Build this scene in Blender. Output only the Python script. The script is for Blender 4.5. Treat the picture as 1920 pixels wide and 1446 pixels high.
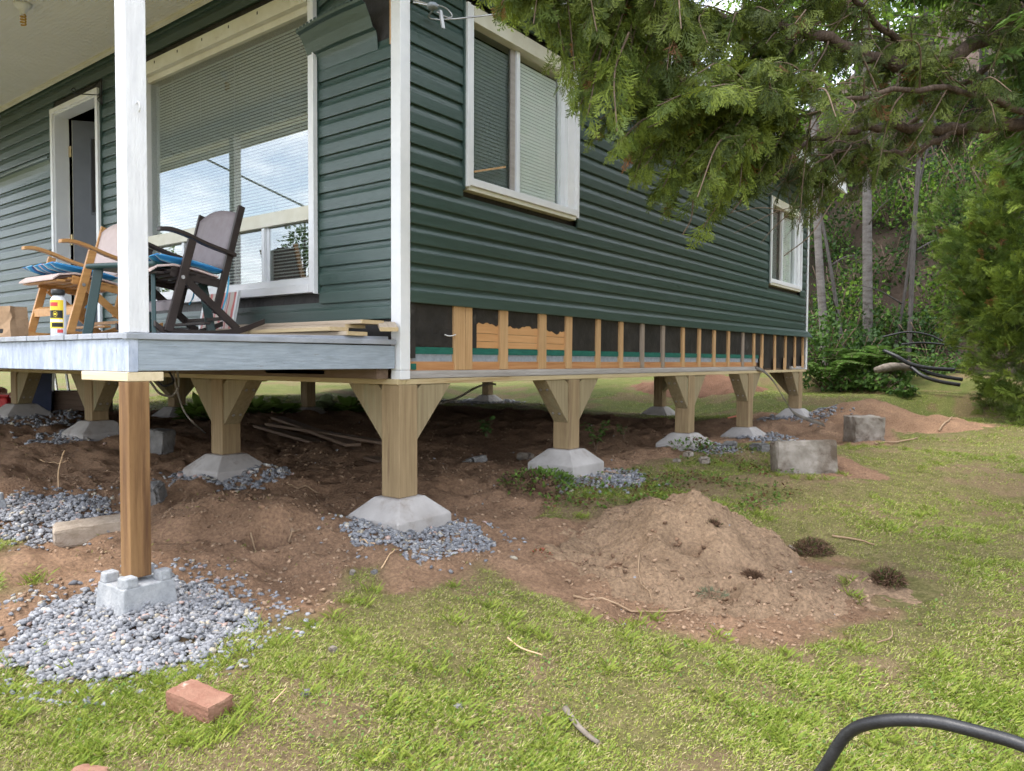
import bpy, math, random
import numpy as np
from mathutils import Vector, Matrix
R = math.radians
random.seed(7); rng = np.random.default_rng(7)
for o in list(bpy.data.objects): bpy.data.objects.remove(o)
sc = bpy.context.scene
col = sc.collection
# ------------------------------------------------------------------ camera
F = 1390.0                                   # focal length in photo pixels (1920 wide)
yaw, pit, rol = R(37.3), R(1.95), R(.25)
FW = np.array([-math.sin(yaw)*math.cos(pit), math.cos(yaw)*math.cos(pit), -math.sin(pit)])
RT = np.array([math.cos(yaw), math.sin(yaw), 0.]); UP = np.cross(RT, FW)
RT, UP = math.cos(rol)*RT+math.sin(rol)*UP, -math.sin(rol)*RT+math.cos(rol)*UP
CAM = np.array([3.064, -2.974, 1.25])
cd = bpy.data.cameras.new('camera'); co = bpy.data.objects.new('camera', cd); col.objects.link(co)
cd.sensor_width = 36; cd.sensor_fit = 'HORIZONTAL'; cd.lens = F/1920*36; cd.clip_end = 1000; cd.clip_start = .02
co.matrix_world = Matrix(((RT[0], UP[0], -FW[0], CAM[0]), (RT[1], UP[1], -FW[1], CAM[1]), (RT[2], UP[2], -FW[2], CAM[2]), (0, 0, 0, 1)))
sc.camera = co
# ------------------------------------------------------------------ sky, sun, exposure
SUN_EL, SUN_AZ = R(64), R(215)               # azimuth clockwise from +Y: behind the camera, to the left
w = bpy.data.worlds.new('World'); sc.world = w; w.use_nodes = True
nt = w.node_tree; N = nt.nodes; L = nt.links; N.clear()
sky = N.new('ShaderNodeTexSky'); sky.sky_type = 'NISHITA'; sky.sun_disc = False
sky.sun_elevation = SUN_EL; sky.sun_rotation = SUN_AZ; sky.air_density = 1.0; sky.dust_density = 2.0
tc = N.new('ShaderNodeTexCoord'); mp = N.new('ShaderNodeMapping'); mp.inputs['Scale'].default_value = (1.6, 1.6, 4.5)
nz = N.new('ShaderNodeTexNoise'); nz.inputs['Scale'].default_value = 2.2; nz.inputs['Detail'].default_value = 9; nz.inputs['Roughness'].default_value = .58; nz.inputs['Distortion'].default_value = .5
rp = N.new('ShaderNodeValToRGB'); rp.color_ramp.elements[0].position = .30; rp.color_ramp.elements[1].position = .62
cr = N.new('ShaderNodeValToRGB'); cr.color_ramp.elements[0].position = .35; cr.color_ramp.elements[1].position = .7
cr.color_ramp.elements[0].color = (6.2, 6.6, 7.4, 1); cr.color_ramp.elements[1].color = (12.5, 12.6, 12.8, 1)
mx = N.new('ShaderNodeMixRGB'); bg = N.new('ShaderNodeBackground'); bg.inputs['Strength'].default_value = .15
ou = N.new('ShaderNodeOutputWorld')
L.new(tc.outputs['Generated'], mp.inputs['Vector']); L.new(mp.outputs[0], nz.inputs['Vector'])
L.new(nz.outputs['Fac'], rp.inputs[0]); L.new(nz.outputs['Fac'], cr.inputs[0])
L.new(rp.outputs[0], mx.inputs[0]); L.new(sky.outputs[0], mx.inputs[1]); L.new(cr.outputs[0], mx.inputs[2])
L.new(mx.outputs[0], bg.inputs[0]); L.new(bg.outputs[0], ou.inputs[0])
sl = bpy.data.lights.new('sun', 'SUN'); sl.energy = 1.5; sl.angle = R(22); sl.color = (1, .96, .9)
so = bpy.data.objects.new('sun', sl); col.objects.link(so)
sd = Vector((math.sin(SUN_AZ)*math.cos(SUN_EL), math.cos(SUN_AZ)*math.cos(SUN_EL), math.sin(SUN_EL)))
so.rotation_euler = sd.to_track_quat('Z', 'Y').to_euler(); so.location = sd*50
vs = sc.view_settings; vs.view_transform = 'Standard'; vs.look = 'None'; vs.exposure = 1.36; vs.gamma = 1; vs.use_curve_mapping = False
sc.render.engine = 'CYCLES'; sc.cycles.use_denoising = True; sc.cycles.denoising_prefilter = 'FAST'
sc.cycles.max_bounces = 6; sc.cycles.diffuse_bounces = 3; sc.cycles.glossy_bounces = 3; sc.cycles.transmission_bounces = 4; sc.cycles.transparent_max_bounces = 12
sc.cycles.caustics_reflective = False; sc.cycles.caustics_refractive = False
# ------------------------------------------------------------------ measuring helpers (points on known planes)
def ray(x, y): return FW+(x-960)/F*RT-(y-723)/F*UP
def onX(x, y, X): d = ray(x, y); return CAM+(X-CAM[0])/d[0]*d
def onY(x, y, Y): d = ray(x, y); return CAM+(Y-CAM[1])/d[1]*d
def onZ(x, y, Z): d = ray(x, y); return CAM+(Z-CAM[2])/d[2]*d
def onD(x, y, D): return CAM+ray(x, y)*D
# ------------------------------------------------------------------ noise and terrain
def _h(i, j, s):
    n = (i.astype(np.int64)*374761393+j.astype(np.int64)*668265263+s*974634777) & 0xffffffff
    n = ((n ^ (n >> 13))*1274126177) & 0xffffffff
    return ((n ^ (n >> 16)) & 0xffff)/65535.
def vn(x, y, s=0):
    x = np.asarray(x, float); y = np.asarray(y, float)
    i = np.floor(x); j = np.floor(y); u = x-i; v = y-j; u = u*u*(3-2*u); v = v*v*(3-2*v)
    return (_h(i, j, s)*(1-u)+_h(i+1, j, s)*u)*(1-v)+(_h(i, j+1, s)*(1-u)+_h(i+1, j+1, s)*u)*v
def fbm(x, y, s=0, o=4, g=.5):
    r = 0; a = 1; t = 0
    for k in range(o):
        r = r+a*vn(x*2**k+k*7.3, y*2**k-k*3.1, s+k); t += a; a *= g
    return r/t
def sstep(a, b, x):
    t = np.clip((np.asarray(x, float)-a)/(b-a), 0, 1); return t*t*(3-2*t)
CP = np.array([(1.7, -1.2, .03), (.5, -2.3, .05), (3, -.3, .0), (3.06, -3, -.06), (.35, -1.85, .10), (-.08, -1.47, .185), (.35, -1.2, .15), (-.6, -1.1, .23), (-1.4, -1.2, .26), (-2.2, -.9, .33), (-4, -1.2, .42), (-7, -1.5, .5), (0, -.1, .31), (-.3, -.6, .30),
 (.5, .25, .25), (.75, -.3, .17), (1.2, .1, .13), (1.7, .2, .09), (2.2, .7, .09), (2.2, 1.6, .11), (1.2, 2.2, .24), (-1.83, .1, .425), (-1, -.3, .34), (-3.9, .1, .56), (-5.66, .1, .64), (-5.6, 1.75, .54), (-4.2, 2.4, .60), (-2.2, 1.6, .50), (-1, 1.2, .42),
 (-.07, 1.9, .42), (.35, 2.0, .33), (-.07, 4.1, .385), (-.07, 5.75, .335), (-.07, 7.75, .455), (1.1, 3.5, .30), (1.05, 6.6, .29), (1.5, 9.4, .40), (2.6, 9.6, .42), (3, 3, .13), (4, 6, .22), (5, 10, .36), (6, 1, .05), (5, -3, -.1), (8, 6, .2),
 (.2, 10.0, .72), (-1, 10.2, .70), (1.0, 10.9, .78), (0, 11.6, .95), (2, 12.2, .98), (-2, 11.6, .92), (3, 11.5, .8), (-2.2, 4.5, .50), (-2.2, 7.8, .39), (-5.8, 3.7, .46), (-5.86, 7.8, .47), (-8, 1.5, .56), (-9, 4, .62), (-9, 8, .72), (-5, 11, .85), (1, 12.9, 1.05), (-12, -2, .6), (-12, 6, .75), (0, -6, -.1), (-6, -6, .1), (4, 14, 1.1), (-3, 14, 1.1)])
def H0(x, y):
    x = np.asarray(x, float); y = np.asarray(y, float); num = 0; den = 0
    for a, b, c in CP:
        wt = 1/((x-a)**2+(y-b)**2+.12)**1.7; num = num+wt*c; den = den+wt
    return num/den
DIRT = [(-9, -.9), (-3.2, -1.35), (-1.35, -1.5), (-.55, -1.75), (-.1, -2.0), (.35, -1.5), (.42, -1.22), (.50, -.95), (.33, -.62), (.62, -.45), (.72, -.12), (1.1, -.1), (1.7, -.12), (2.25, .2), (2.45, .8), (2.1, 1.5), (1.35, 1.55), (.75, 1.15), (.42, .85), (.12, 1.5), (.05, 3.0), (.1, 4.0), (.35, 5.6), (1.05, 5.7), (1.4, 6.6), (1.2, 8.2), (.5, 8.6), (-.6, 8.0), (-1.2, 7.0), (-3, 6.6), (-5.6, 6.0), (-6.2, 4.2), (-6.6, 3.0), (-7.0, 1.5), (-9, .4)]
def polysd(px_, py_, poly):
    px_ = np.asarray(px_, float); py_ = np.asarray(py_, float)
    d = np.full(px_.shape, 1e9); ins = np.zeros(px_.shape, bool)
    for k in range(len(poly)):
        ax, ay = poly[k]; bx, by = poly[(k+1) % len(poly)]
        ex, ey = bx-ax, by-ay; t = np.clip(((px_-ax)*ex+(py_-ay)*ey)/(ex*ex+ey*ey), 0, 1)
        d = np.minimum(d, np.hypot(px_-ax-t*ex, py_-ay-t*ey))
        c = ((ay > py_) != (by > py_)) & (px_ < (bx-ax)*(py_-ay)/((by-ay) if by != ay else 1e-9)+ax)
        ins ^= c
    return np.where(ins, -d, d)
def dirtmask(x, y):
    s = polysd(x, y, DIRT)+(fbm(x*3.2, y*3.2, 5)-.5)*.45
    m = 1-sstep(-.07, .09, s)
    return np.clip(m, 0, 1)
def H(x, y):
    x = np.asarray(x, float); y = np.asarray(y, float)
    z = H0(x, y)
    near = 1-sstep(14, 24, np.hypot(x-1, y-2))
    dm = dirtmask(x, y)
    z = z+(fbm(x*1.3, y*1.3, 11, 3)-.5)*.05*near
    z = z+dm*((fbm(x*4, y*4, 3, 4)-.5)*.13+(fbm(x*15, y*15, 9, 4, .6)-.5)*.075)*near
    z = z+(1-dm)*(fbm(x*9, y*9, 21, 2)-.5)*.02*near
    # bank of thrown soil with a washed hole under the porch edge
    z = z+.12*np.exp(-(((x+.58)/.34)**2+((y+.44)/.22)**2))+.06*np.exp(-(((x+.95)/.30)**2+((y+.55)/.22)**2))
    hx, hy = -.37, -.62
    z = z-.22*np.exp(-(((x-hx)/.105)**2+((y-hy)/.095)**2)**2.2)
    z = z-.055*np.exp(-((x-(hx+.20))/.19)**2-((y-(hy-.14))/.10)**2)
    # hillside behind
    v = y+.10*x
    z = z+.85*np.maximum(0, v-14.2)*sstep(14.0, 17, v)*sstep(-30, -8, x)*(1-.35*sstep(24, 34, v)) + sstep(14, 18, v)*(fbm(x*.5, y*.5, 31, 3)-.5)*1.2
    return z
def hz(x, y): return float(H(np.array([x]), np.array([y]))[0])
def gp(x, y, off=0.):
    z = .25
    for _ in range(14):
        p = onZ(x, y, min(z, 1.15)); z = .5*z+.5*(hz(p[0], p[1])+off)
    return p
# ------------------------------------------------------------------ materials
def newmat(name):
    m = bpy.data.materials.new(name); m.use_nodes = True
    nt = m.node_tree; b = nt.nodes['Principled BSDF']; return m, nt, b
def C4(c): return (*c, 1)
def mat(name, c1, c2=None, rough=.7, ns=6, stretch=(1, 1, 1), bump=0., bs=40, bstretch=None, spec=.3, lo=.35, hi=.65, metal=0, c3=None, s3=2., lo3=.55, hi3=.68, rough2=None, bd=.01):
    m, nt, b = newmat(name); N = nt.nodes; L = nt.links
    b.inputs['Roughness'].default_value = rough; b.inputs['Specular IOR Level'].default_value = spec; b.inputs['Metallic'].default_value = metal
    b.inputs['Base Color'].default_value = C4(c1)
    tc = N.new('ShaderNodeTexCoord'); oi = N.new('ShaderNodeObjectInfo'); ml = N.new('ShaderNodeMath'); ml.operation = 'MULTIPLY'; ml.inputs[1].default_value = 57.
    ad = N.new('ShaderNodeVectorMath'); ad.operation = 'ADD'
    L.new(oi.outputs['Random'], ml.inputs[0]); L.new(tc.outputs['Object'], ad.inputs[0]); L.new(ml.outputs[0], ad.inputs[1])
    def nzz(scale, st, det=6, ro=.6):
        mp = N.new('ShaderNodeMapping'); mp.inputs['Scale'].default_value = st; L.new(ad.outputs[0], mp.inputs[0])
        n = N.new('ShaderNodeTexNoise'); n.inputs['Scale'].default_value = scale; n.inputs['Detail'].default_value = det; n.inputs['Roughness'].default_value = ro
        L.new(mp.outputs[0], n.inputs['Vector']); return n.outputs['Fac']
    def ramp(f, a, bb, ca, cb):
        r = N.new('ShaderNodeValToRGB'); r.color_ramp.elements[0].position = a; r.color_ramp.elements[1].position = bb
        r.color_ramp.elements[0].color = ca; r.color_ramp.elements[1].color = cb; L.new(f, r.inputs[0]); return r.outputs[0]
    if c2 is not None:
        out = ramp(nzz(ns, stretch), lo, hi, C4(c1), C4(c2))
        if c3 is not None:
            f = ramp(nzz(s3, stretch, 7, .7), lo3, hi3, (0, 0, 0, 1), (1, 1, 1, 1))
            mx = N.new('ShaderNodeMixRGB'); L.new(f, mx.inputs[0]); L.new(out, mx.inputs[1]); mx.inputs[2].default_value = C4(c3); out = mx.outputs[0]
        L.new(out, b.inputs['Base Color'])
    if rough2 is not None:
        L.new(ramp(nzz(ns*1.7, stretch), .3, .7, (rough,)*3+(1,), (rough2,)*3+(1,)), b.inputs['Roughness'])
    if bump:
        bp = N.new('ShaderNodeBump'); bp.inputs['Strength'].default_value = bump; bp.inputs['Distance'].default_value = bd
        L.new(nzz(bs, bstretch or stretch, 5), bp.inputs['Height']); L.new(bp.outputs[0], b.inputs['Normal'])
    return m
ST = {'x': (.5, 9, 9), 'y': (9, .5, 9), 'z': (9, 9, .5)}
def wood(name, c1, c2, ax, rough=.75, c3=None, bump=.35, ns=5, s3=1.2, lo3=.58, hi3=.7, spec=.25):
    return mat(name, c1, c2, rough, ns, ST[ax], bump, 10, ST[ax], spec, .3, .7, c3=c3, s3=s3, lo3=lo3, hi3=hi3, bd=.006)
def colmat(name, rough=.8, trans=0., spec=.2, var=0., vs_=30., bump=0., bs=60.):
    """colour from the mesh's own Col attribute"""
    m, nt, b = newmat(name); N = nt.nodes; L = nt.links
    a = N.new('ShaderNodeAttribute'); a.attribute_name = 'Col'; out = a.outputs['Color']
    b.inputs['Roughness'].default_value = rough; b.inputs['Specular IOR Level'].default_value = spec
    tc = N.new('ShaderNodeTexCoord')
    if var:
        n = N.new('ShaderNodeTexNoise'); n.inputs['Scale'].default_value = vs_; n.inputs['Detail'].default_value = 8; n.inputs['Roughness'].default_value = .7; L.new(tc.outputs['Object'], n.inputs['Vector'])
        mr = N.new('ShaderNodeMapRange'); mr.inputs[1].default_value = .3; mr.inputs[2].default_value = .7; mr.inputs[3].default_value = 1-var; mr.inputs[4].default_value = 1+var; L.new(n.outputs['Fac'], mr.inputs[0])
        mu = N.new('ShaderNodeVectorMath'); mu.operation = 'MULTIPLY'; L.new(out, mu.inputs[0]); L.new(mr.outputs[0], mu.inputs[1]); out = mu.outputs[0]
    L.new(out, b.inputs['Base Color'])
    if bump:
        n2 = N.new('ShaderNodeTexNoise'); n2.inputs['Scale'].default_value = bs; n2.inputs['Detail'].default_value = 8; n2.inputs['Roughness'].default_value = .75; L.new(tc.outputs['Object'], n2.inputs['Vector'])
        bp = N.new('ShaderNodeBump'); bp.inputs['Strength'].default_value = bump; bp.inputs['Distance'].default_value = .02; L.new(n2.outputs['Fac'], bp.inputs['Height']); L.new(bp.outputs[0], b.inputs['Normal'])
    if trans:
        t = N.new('ShaderNodeBsdfTranslucent'); L.new(out, t.inputs[0]); ms = N.new('ShaderNodeMixShader'); ms.inputs[0].default_value = trans
        L.new(b.outputs[0], ms.inputs[1]); L.new(t.outputs[0], ms.inputs[2]); L.new(ms.outputs[0], N['Material Output'].inputs[0])
    return m
def glassmat(name, tint, f0, rough=0.):
    m, nt, b = newmat(name); N = nt.nodes; L = nt.links; N.remove(b)
    def mth(op, a, b_):
        n = N.new('ShaderNodeMath'); n.operation = op
        for k, q in enumerate((a, b_)):
            if isinstance(q, (int, float)): n.inputs[k].default_value = q
            else: L.new(q, n.inputs[k])
        return n.outputs[0]
    t = N.new('ShaderNodeBsdfTransparent'); t.inputs[0].default_value = C4(tint)
    g = N.new('ShaderNodeBsdfGlossy'); g.inputs['Roughness'].default_value = rough
    ge = N.new('ShaderNodeNewGeometry'); dt = N.new('ShaderNodeVectorMath'); dt.operation = 'DOT_PRODUCT'; L.new(ge.outputs['Normal'], dt.inputs[0]); L.new(ge.outputs['Incoming'], dt.inputs[1])
    s_ = mth('POWER', mth('SUBTRACT', 1.0, mth('ABSOLUTE', dt.outputs['Value'], 0)), 5.0)
    fac = mth('ADD', mth('MULTIPLY', s_, 1-f0), f0)
    ms = N.new('ShaderNodeMixShader'); L.new(fac, ms.inputs[0]); L.new(t.outputs[0], ms.inputs[1]); L.new(g.outputs[0], ms.inputs[2])
    L.new(ms.outputs[0], N['Material Output'].inputs[0]); return m
M = {}
G1, G2 = (.019, .048, .038), (.029, .063, .051)
for ax, k in (('x', 'side_f'), ('y', 'side_s')):
    M[k] = mat('green_siding_'+ax, G1, G2, .42, 8, {'x': (.4, 6, 6), 'y': (6, .4, 6)}[ax], .42, 22, {'x': (.25, 9, 9), 'y': (9, .25, 9)}[ax], 1.0, c3=(.045, .070, .064), s3=1.6, lo3=.62, hi3=.8, bd=.004)
M['hem'] = mat('siding_back', (.045, .07, .065), (.06, .085, .08), .5, 8, bump=.1)
M['white'] = mat('white_vinyl', (.72, .73, .74), (.80, .80, .80), .4, 5, spec=.4, c3=(.55, .54, .50), s3=3, lo3=.66, hi3=.85)
M['paint'] = mat('white_post_paint', (.68, .68, .70), (.77, .77, .78), .5, 6, (5, 5, .8), .45, 16, (6, 6, 1), .35, c3=(.55, .5, .42), s3=5, lo3=.70, hi3=.76)
M['cream'] = mat('cream_trim', (.60, .57, .45), (.68, .66, .55), .55, 5, spec=.3, c3=(.42, .34, .24), s3=4, lo3=.64, hi3=.76)
M['sash'] = mat('window_sash', (.70, .72, .74), (.76, .78, .79), .4, 4, spec=.4)
M['glass'] = glassmat('window_glass', (.96, .98, .96), .06)
M['glass_f'] = glassmat('porch_window_glass', (.86, .89, .87), .22)
M['glass_s'] = glassmat('window_glass_screened', (.68, .71, .70), .04)
M['blind'] = mat('blind_slats', (.80, .83, .79), (.86, .88, .84), .6, 3)
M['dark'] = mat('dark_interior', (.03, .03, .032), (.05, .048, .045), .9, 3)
M['tar'] = mat('tar_paper', (.012, .011, .011), (.034, .030, .028), .5, 5, (1, 1, 1), .8, 9, spec=.4, c3=(.085, .078, .072), s3=4, lo3=.62, hi3=.75, bd=.012)
M['stud'] = wood('strapping_wood', (.42, .25, .115), (.58, .37, .19), 'z', c3=(.24, .12, .05), s3=2.2, lo3=.66, hi3=.74)
M['stud_g'] = wood('weathered_strapping', (.24, .19, .15), (.36, .29, .23), 'z', c3=(.14, .09, .06))
M['plate'] = wood('plate_wood', (.38, .17, .065), (.52, .27, .12), 'y', c3=(.2, .08, .03), s3=3)
M['plank'] = wood('sheathing_plank', (.52, .27, .11), (.62, .35, .16), 'y', c3=(.26, .12, .05), s3=3, lo3=.66, hi3=.76)
M['greenstrip'] = mat('green_painted_strip', (.012, .10, .075), (.02, .14, .105), .6, 12, (6, 1, 6), .2, 30)
M['foam'] = mat('grey_foam', (.24, .27, .30), (.32, .35, .38), .8, 30, bump=.3, bs=120)
M['beamy'] = wood('new_beam_y', (.46, .36, .20), (.55, .45, .27), 'y', c3=(.36, .25, .12))
M['beamx'] = wood('new_beam_x', (.46, .36, .20), (.55, .45, .27), 'x', c3=(.36, .25, .12))
M['gstrip'] = mat('grey_trim_strip', (.30, .27, .24), (.38, .35, .32), .6, 6, (6, .5, 6), .15, 12)
M['post'] = wood('treated_post', (.24, .170, .092), (.37, .270, .155), 'z', c3=(.14, .092, .052), bump=.6, s3=1.4, lo3=.56, hi3=.72)
M['brace'] = wood('treated_brace', (.24, .185, .108), (.35, .285, .17), 'z', c3=(.26, .28, .18), bump=.5)
M['newpost'] = wood('brown_post', (.185, .098, .042), (.30, .170, .076), 'z', c3=(.095, .045, .022), s3=.9, lo3=.50, hi3=.66, bump=.45)
M['cap'] = wood('pale_cap', (.64, .52, .33), (.74, .62, .43), 'x')
M['concrete'] = mat('concrete', (.37, .345, .325), (.47, .445, .425), .85, 6, bump=.4, bs=50, c3=(.27, .225, .19), s3=4.5, lo3=.54, hi3=.72, bd=.008)
M['deckblock'] = mat('grey_block', (.30, .31, .325), (.40, .41, .42), .9, 40, bump=.6, bs=140, c3=(.47, .47, .47), s3=4)
M['oldblock'] = mat('old_block', (.20, .175, .145), (.36, .32, .28), .9, 7, bump=.7, bs=60, c3=(.12, .09, .065), s3=4, lo3=.46, hi3=.66)
M['paver'] = mat('paver', (.30, .24, .18), (.40, .33, .26), .9, 20, bump=.7, bs=110, c3=(.24, .17, .12), s3=4)
M['brick'] = mat('brick_red', (.23, .105, .070), (.32, .175, .12), .85, 9, bump=.6, bs=70, c3=(.55, .47, .38), s3=6, lo3=.62, hi3=.7)
M['deckpaint'] = mat('grey_deck_paint', (.28, .30, .335), (.38, .40, .445), .6, 6, (1, 1, 1), .4, 30, c3=(.26, .24, .22), s3=8, lo3=.66, hi3=.76)
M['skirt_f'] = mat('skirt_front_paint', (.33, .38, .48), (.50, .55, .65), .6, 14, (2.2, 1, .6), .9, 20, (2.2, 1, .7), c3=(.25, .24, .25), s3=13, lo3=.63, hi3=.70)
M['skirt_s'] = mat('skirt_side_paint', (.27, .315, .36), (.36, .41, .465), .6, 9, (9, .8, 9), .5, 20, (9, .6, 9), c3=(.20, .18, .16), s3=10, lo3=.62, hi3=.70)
M['soffit'] = mat('soffit_vinyl', (.70, .68, .61), (.74, .72, .65), .55, 3)
M['roof'] = mat('roof_shingle', (.06, .06, .06), (.10, .1, .1), .9, 20, bump=.5)
M['door'] = mat('door_grey', (.10, .11, .125), (.12, .13, .145), .45, 4)
M['brass'] = mat('brass', (.55, .42, .2), (.6, .5, .3), .35, 8, metal=.8)
M['metal'] = mat('galvanised', (.45, .45, .46), (.6, .6, .6), .4, 10, metal=.8)
M['wood_chair'] = wood('varnished_wood', (.46, .22, .07), (.58, .31, .11), 'y', .4, spec=.45, bump=.12)
M['dark_chair'] = mat('dark_brown_paint', (.022, .014, .012), (.035, .024, .02), .45, 10, spec=.4, bump=.1)
M['sling'] = mat('mauve_panel', (.19, .16, .165), (.22, .19, .195), .6, 20)
M['sling_p'] = mat('pink_panel', (.56, .44, .40), (.60, .48, .44), .6, 20)
M['pad'] = mat('cream_pad', (.55, .42, .38), (.6, .48, .44), .9, 20)
M['navy'] = mat('navy_cloth', (.012, .03, .12), (.02, .05, .17), .85, 12, bump=.3, bs=40)
M['tie'] = mat('blue_tie', (.07, .33, .55), (.1, .4, .6), .8, 12)
M['plastic_g'] = mat('dark_green_plastic', (.008, .035, .035), (.012, .045, .045), .35, 5, spec=.5)
M['black'] = mat('black_pipe', (.012, .012, .014), (.022, .022, .024), .36, 30, (1, 1, 1), .12, 90, spec=.5, c3=(.07, .062, .052), s3=9, lo3=.62, hi3=.72, rough2=.55)
M['cable'] = mat('grey_cable', (.25, .23, .2), (.33, .3, .27), .6, 20)
M['stick'] = wood('stick_bark', (.26, .17, .10), (.40, .28, .18), 'x')
M['stickp'] = wood('stick_pale', (.52, .34, .19), (.60, .43, .27), 'x')
M['oldplank'] = wood('old_plank', (.13, .085, .06), (.20, .14, .10), 'x', bump=.5)
M['lumber'] = wood('grey_lumber', (.38, .30, .22), (.52, .43, .33), 'x', c3=(.26, .23, .21), s3=2)
M['lumber_e'] = wood('lumber_end', (.46, .34, .19), (.54, .42, .25), 'x')
M['bark'] = mat('cedar_bark', (.055, .036, .026), (.12, .085, .062), .95, 9, (6, 6, 1), 1., 14, (6, 6, 1), bd=.02)
M['twig'] = mat('twig', (.11, .075, .05), (.17, .12, .085), .9, 30)
M['birch'] = mat('birch_bark', (.11, .10, .09), (.20, .18, .165), .9, 10, (1, 1, 3), .5, 20, c3=(.08, .065, .055), s3=5, lo3=.48, hi3=.62)
M['trunkg'] = mat('grey_trunk', (.06, .052, .046), (.11, .098, .09), .95, 10, (4, 4, 1), .6, 20)
M['litterlog'] = mat('grey_log', (.15, .125, .10), (.27, .23, .19), .95, 10, bump=.6)
M['foliage'] = colmat('foliage', .6, .30, .25)
M['grassm'] = colmat('grass_blades', .55, .30, .25)
M['stones'] = colmat('stones', .8, 0, .3, .22, 60., .5, 160.)
M['soil'] = colmat('soil', .97, 0, .1, .42, 55., 1.0, 95.)
M['clods'] = colmat('clods', .97, 0, .1, .25, 60.)
# ------------------------------------------------------------------ mesh helpers
BASE = {}
def tag(o, label=None, cat=None, group=None, kind=None):
    for k, v in (('label', label), ('category', cat), ('group', group), ('kind', kind)):
        if v: o[k] = v
    return o
def thing(name, label, cat, loc=(0, 0, 0), rot=None, group=None, kind=None):
    """Empty at a thing's base. With rot given, parts are in local coordinates, otherwise in world coordinates."""
    o = bpy.data.objects.new(name, None); col.objects.link(o); o.location = loc
    o.empty_display_size = .1
    if rot is not None: o.rotation_euler = rot; BASE[o.name] = np.zeros(3)
    else: BASE[o.name] = np.array(loc, float)
    return tag(o, label, cat, group, kind)
def link(name, me, parent=None):
    o = bpy.data.objects.new(name, me); col.objects.link(o)
    if parent is not None: o.parent = parent; BASE[o.name] = BASE[parent.name]
    return o
class MB:
    def __init__(s): s.v = []; s.f = []
    def add(s, vs, fs):
        o = len(s.v); s.v += [tuple(float(c) for c in p) for p in vs]; s.f += [tuple(i+o for i in f) for f in fs]; return s
    def box(s, x0, x1, y0, y1, z0, z1):
        return s.add([(x0, y0, z0), (x1, y0, z0), (x1, y1, z0), (x0, y1, z0), (x0, y0, z1), (x1, y0, z1), (x1, y1, z1), (x0, y1, z1)],
                     [(0, 3, 2, 1), (4, 5, 6, 7), (0, 1, 5, 4), (1, 2, 6, 5), (2, 3, 7, 6), (3, 0, 4, 7)])
    def bar(s, a, b, wd, th, side=(0, 0, 1)):
        """rectangular bar a->b; th along side-ish direction, wd across"""
        a = Vector(a); b = Vector(b); t = (b-a).normalized(); sd_ = Vector(side); w_ = t.cross(sd_).normalized(); u_ = w_.cross(t).normalized()
        vs = []
        for p in (a, b):
            for i, j in ((-1, -1), (1, -1), (1, 1), (-1, 1)): vs.append(p+w_*(i*wd/2)+u_*(j*th/2))
        return s.add(vs, [(0, 1, 2, 3), (7, 6, 5, 4), (0, 4, 5, 1), (1, 5, 6, 2), (2, 6, 7, 3), (3, 7, 4, 0)])
    def prism(s, poly, ax, a, b):
        """2D polygon extruded along axis; poly coords are the other two axes in order"""
        n = len(poly)
        def mk(p, t): return {'x': (t, p[0], p[1]), 'y': (p[0], t, p[1]), 'z': (p[0], p[1], t)}[ax]
        return s.add([mk(p, a) for p in poly]+[mk(p, b) for p in poly], [tuple(range(n-1, -1, -1)), tuple(range(n, 2*n))]+[(i, (i+1) % n, n+(i+1) % n, n+i) for i in range(n)])
    def tube(s, pts, r, n=6, cap=True):
        P = [Vector(p) for p in pts]; rs = r if hasattr(r, '__len__') else [r]*len(P); vs = []; up = Vector((0, 0, 1))
        for i, p in enumerate(P):
            t = (P[min(i+1, len(P)-1)]-P[max(i-1, 0)]).normalized()
            a = t.cross(up if abs(t.z) < .95 else Vector((1, 0, 0))).normalized(); b_ = a.cross(t)
            for k in range(n): an = 2*math.pi*k/n; vs.append(p+(a*math.cos(an)+b_*math.sin(an))*rs[i])
        fs = [(i*n+k, i*n+(k+1) % n, (i+1)*n+(k+1) % n, (i+1)*n+k) for i in range(len(P)-1) for k in range(n)]
        if cap: fs += [tuple(range(n-1, -1, -1)), tuple(range((len(P)-1)*n, len(P)*n))]
        return s.add(vs, fs)
    def lathe(s, prof, n=20, c=(0, 0, 0)):
        vs = [(c[0]+r*math.cos(2*math.pi*k/n), c[1]+r*math.sin(2*math.pi*k/n), c[2]+z) for r, z in prof for k in range(n)]
        fs = [(i*n+k, i*n+(k+1) % n, (i+1)*n+(k+1) % n, (i+1)*n+k) for i in range(len(prof)-1) for k in range(n)]
        return s.add(vs, fs+[tuple(range(n-1, -1, -1)), tuple(range((len(prof)-1)*n, len(prof)*n))])
    def build(s, name, m, parent=None, smooth=False, bevel=0, loc=None):
        base = BASE[parent.name] if parent is not None else np.array(loc if loc is not None else (0, 0, 0), float)
        me = bpy.data.meshes.new(name); me.from_pydata([tuple(np.array(p)-base) for p in s.v], [], s.f)
        me.materials.append(m if not isinstance(m, str) else M[m])
        if smooth: me.shade_smooth()
        o = link(name, me, parent)
        if parent is None: o.location = base
        if bevel:
            b = o.modifiers.new('bevel', 'BEVEL'); b.width = bevel; b.segments = 2; b.limit_method = 'ANGLE'
        return o
def curve(pts, n=6):
    """smooth polyline through points (Catmull-Rom)"""
    P = [np.array(p, float) for p in pts]; P = [2*P[0]-P[1]]+P+[2*P[-1]-P[-2]]; out = []
    for i in range(1, len(P)-2):
        for k in range(n):
            t = k/n; a, b, c, d = P[i-1:i+3]
            out.append(.5*((2*b)+(c-a)*t+(2*a-5*b+4*c-d)*t*t+(3*b-a-3*c+d)*t**3))
    out.append(P[-2]); return out
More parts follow.
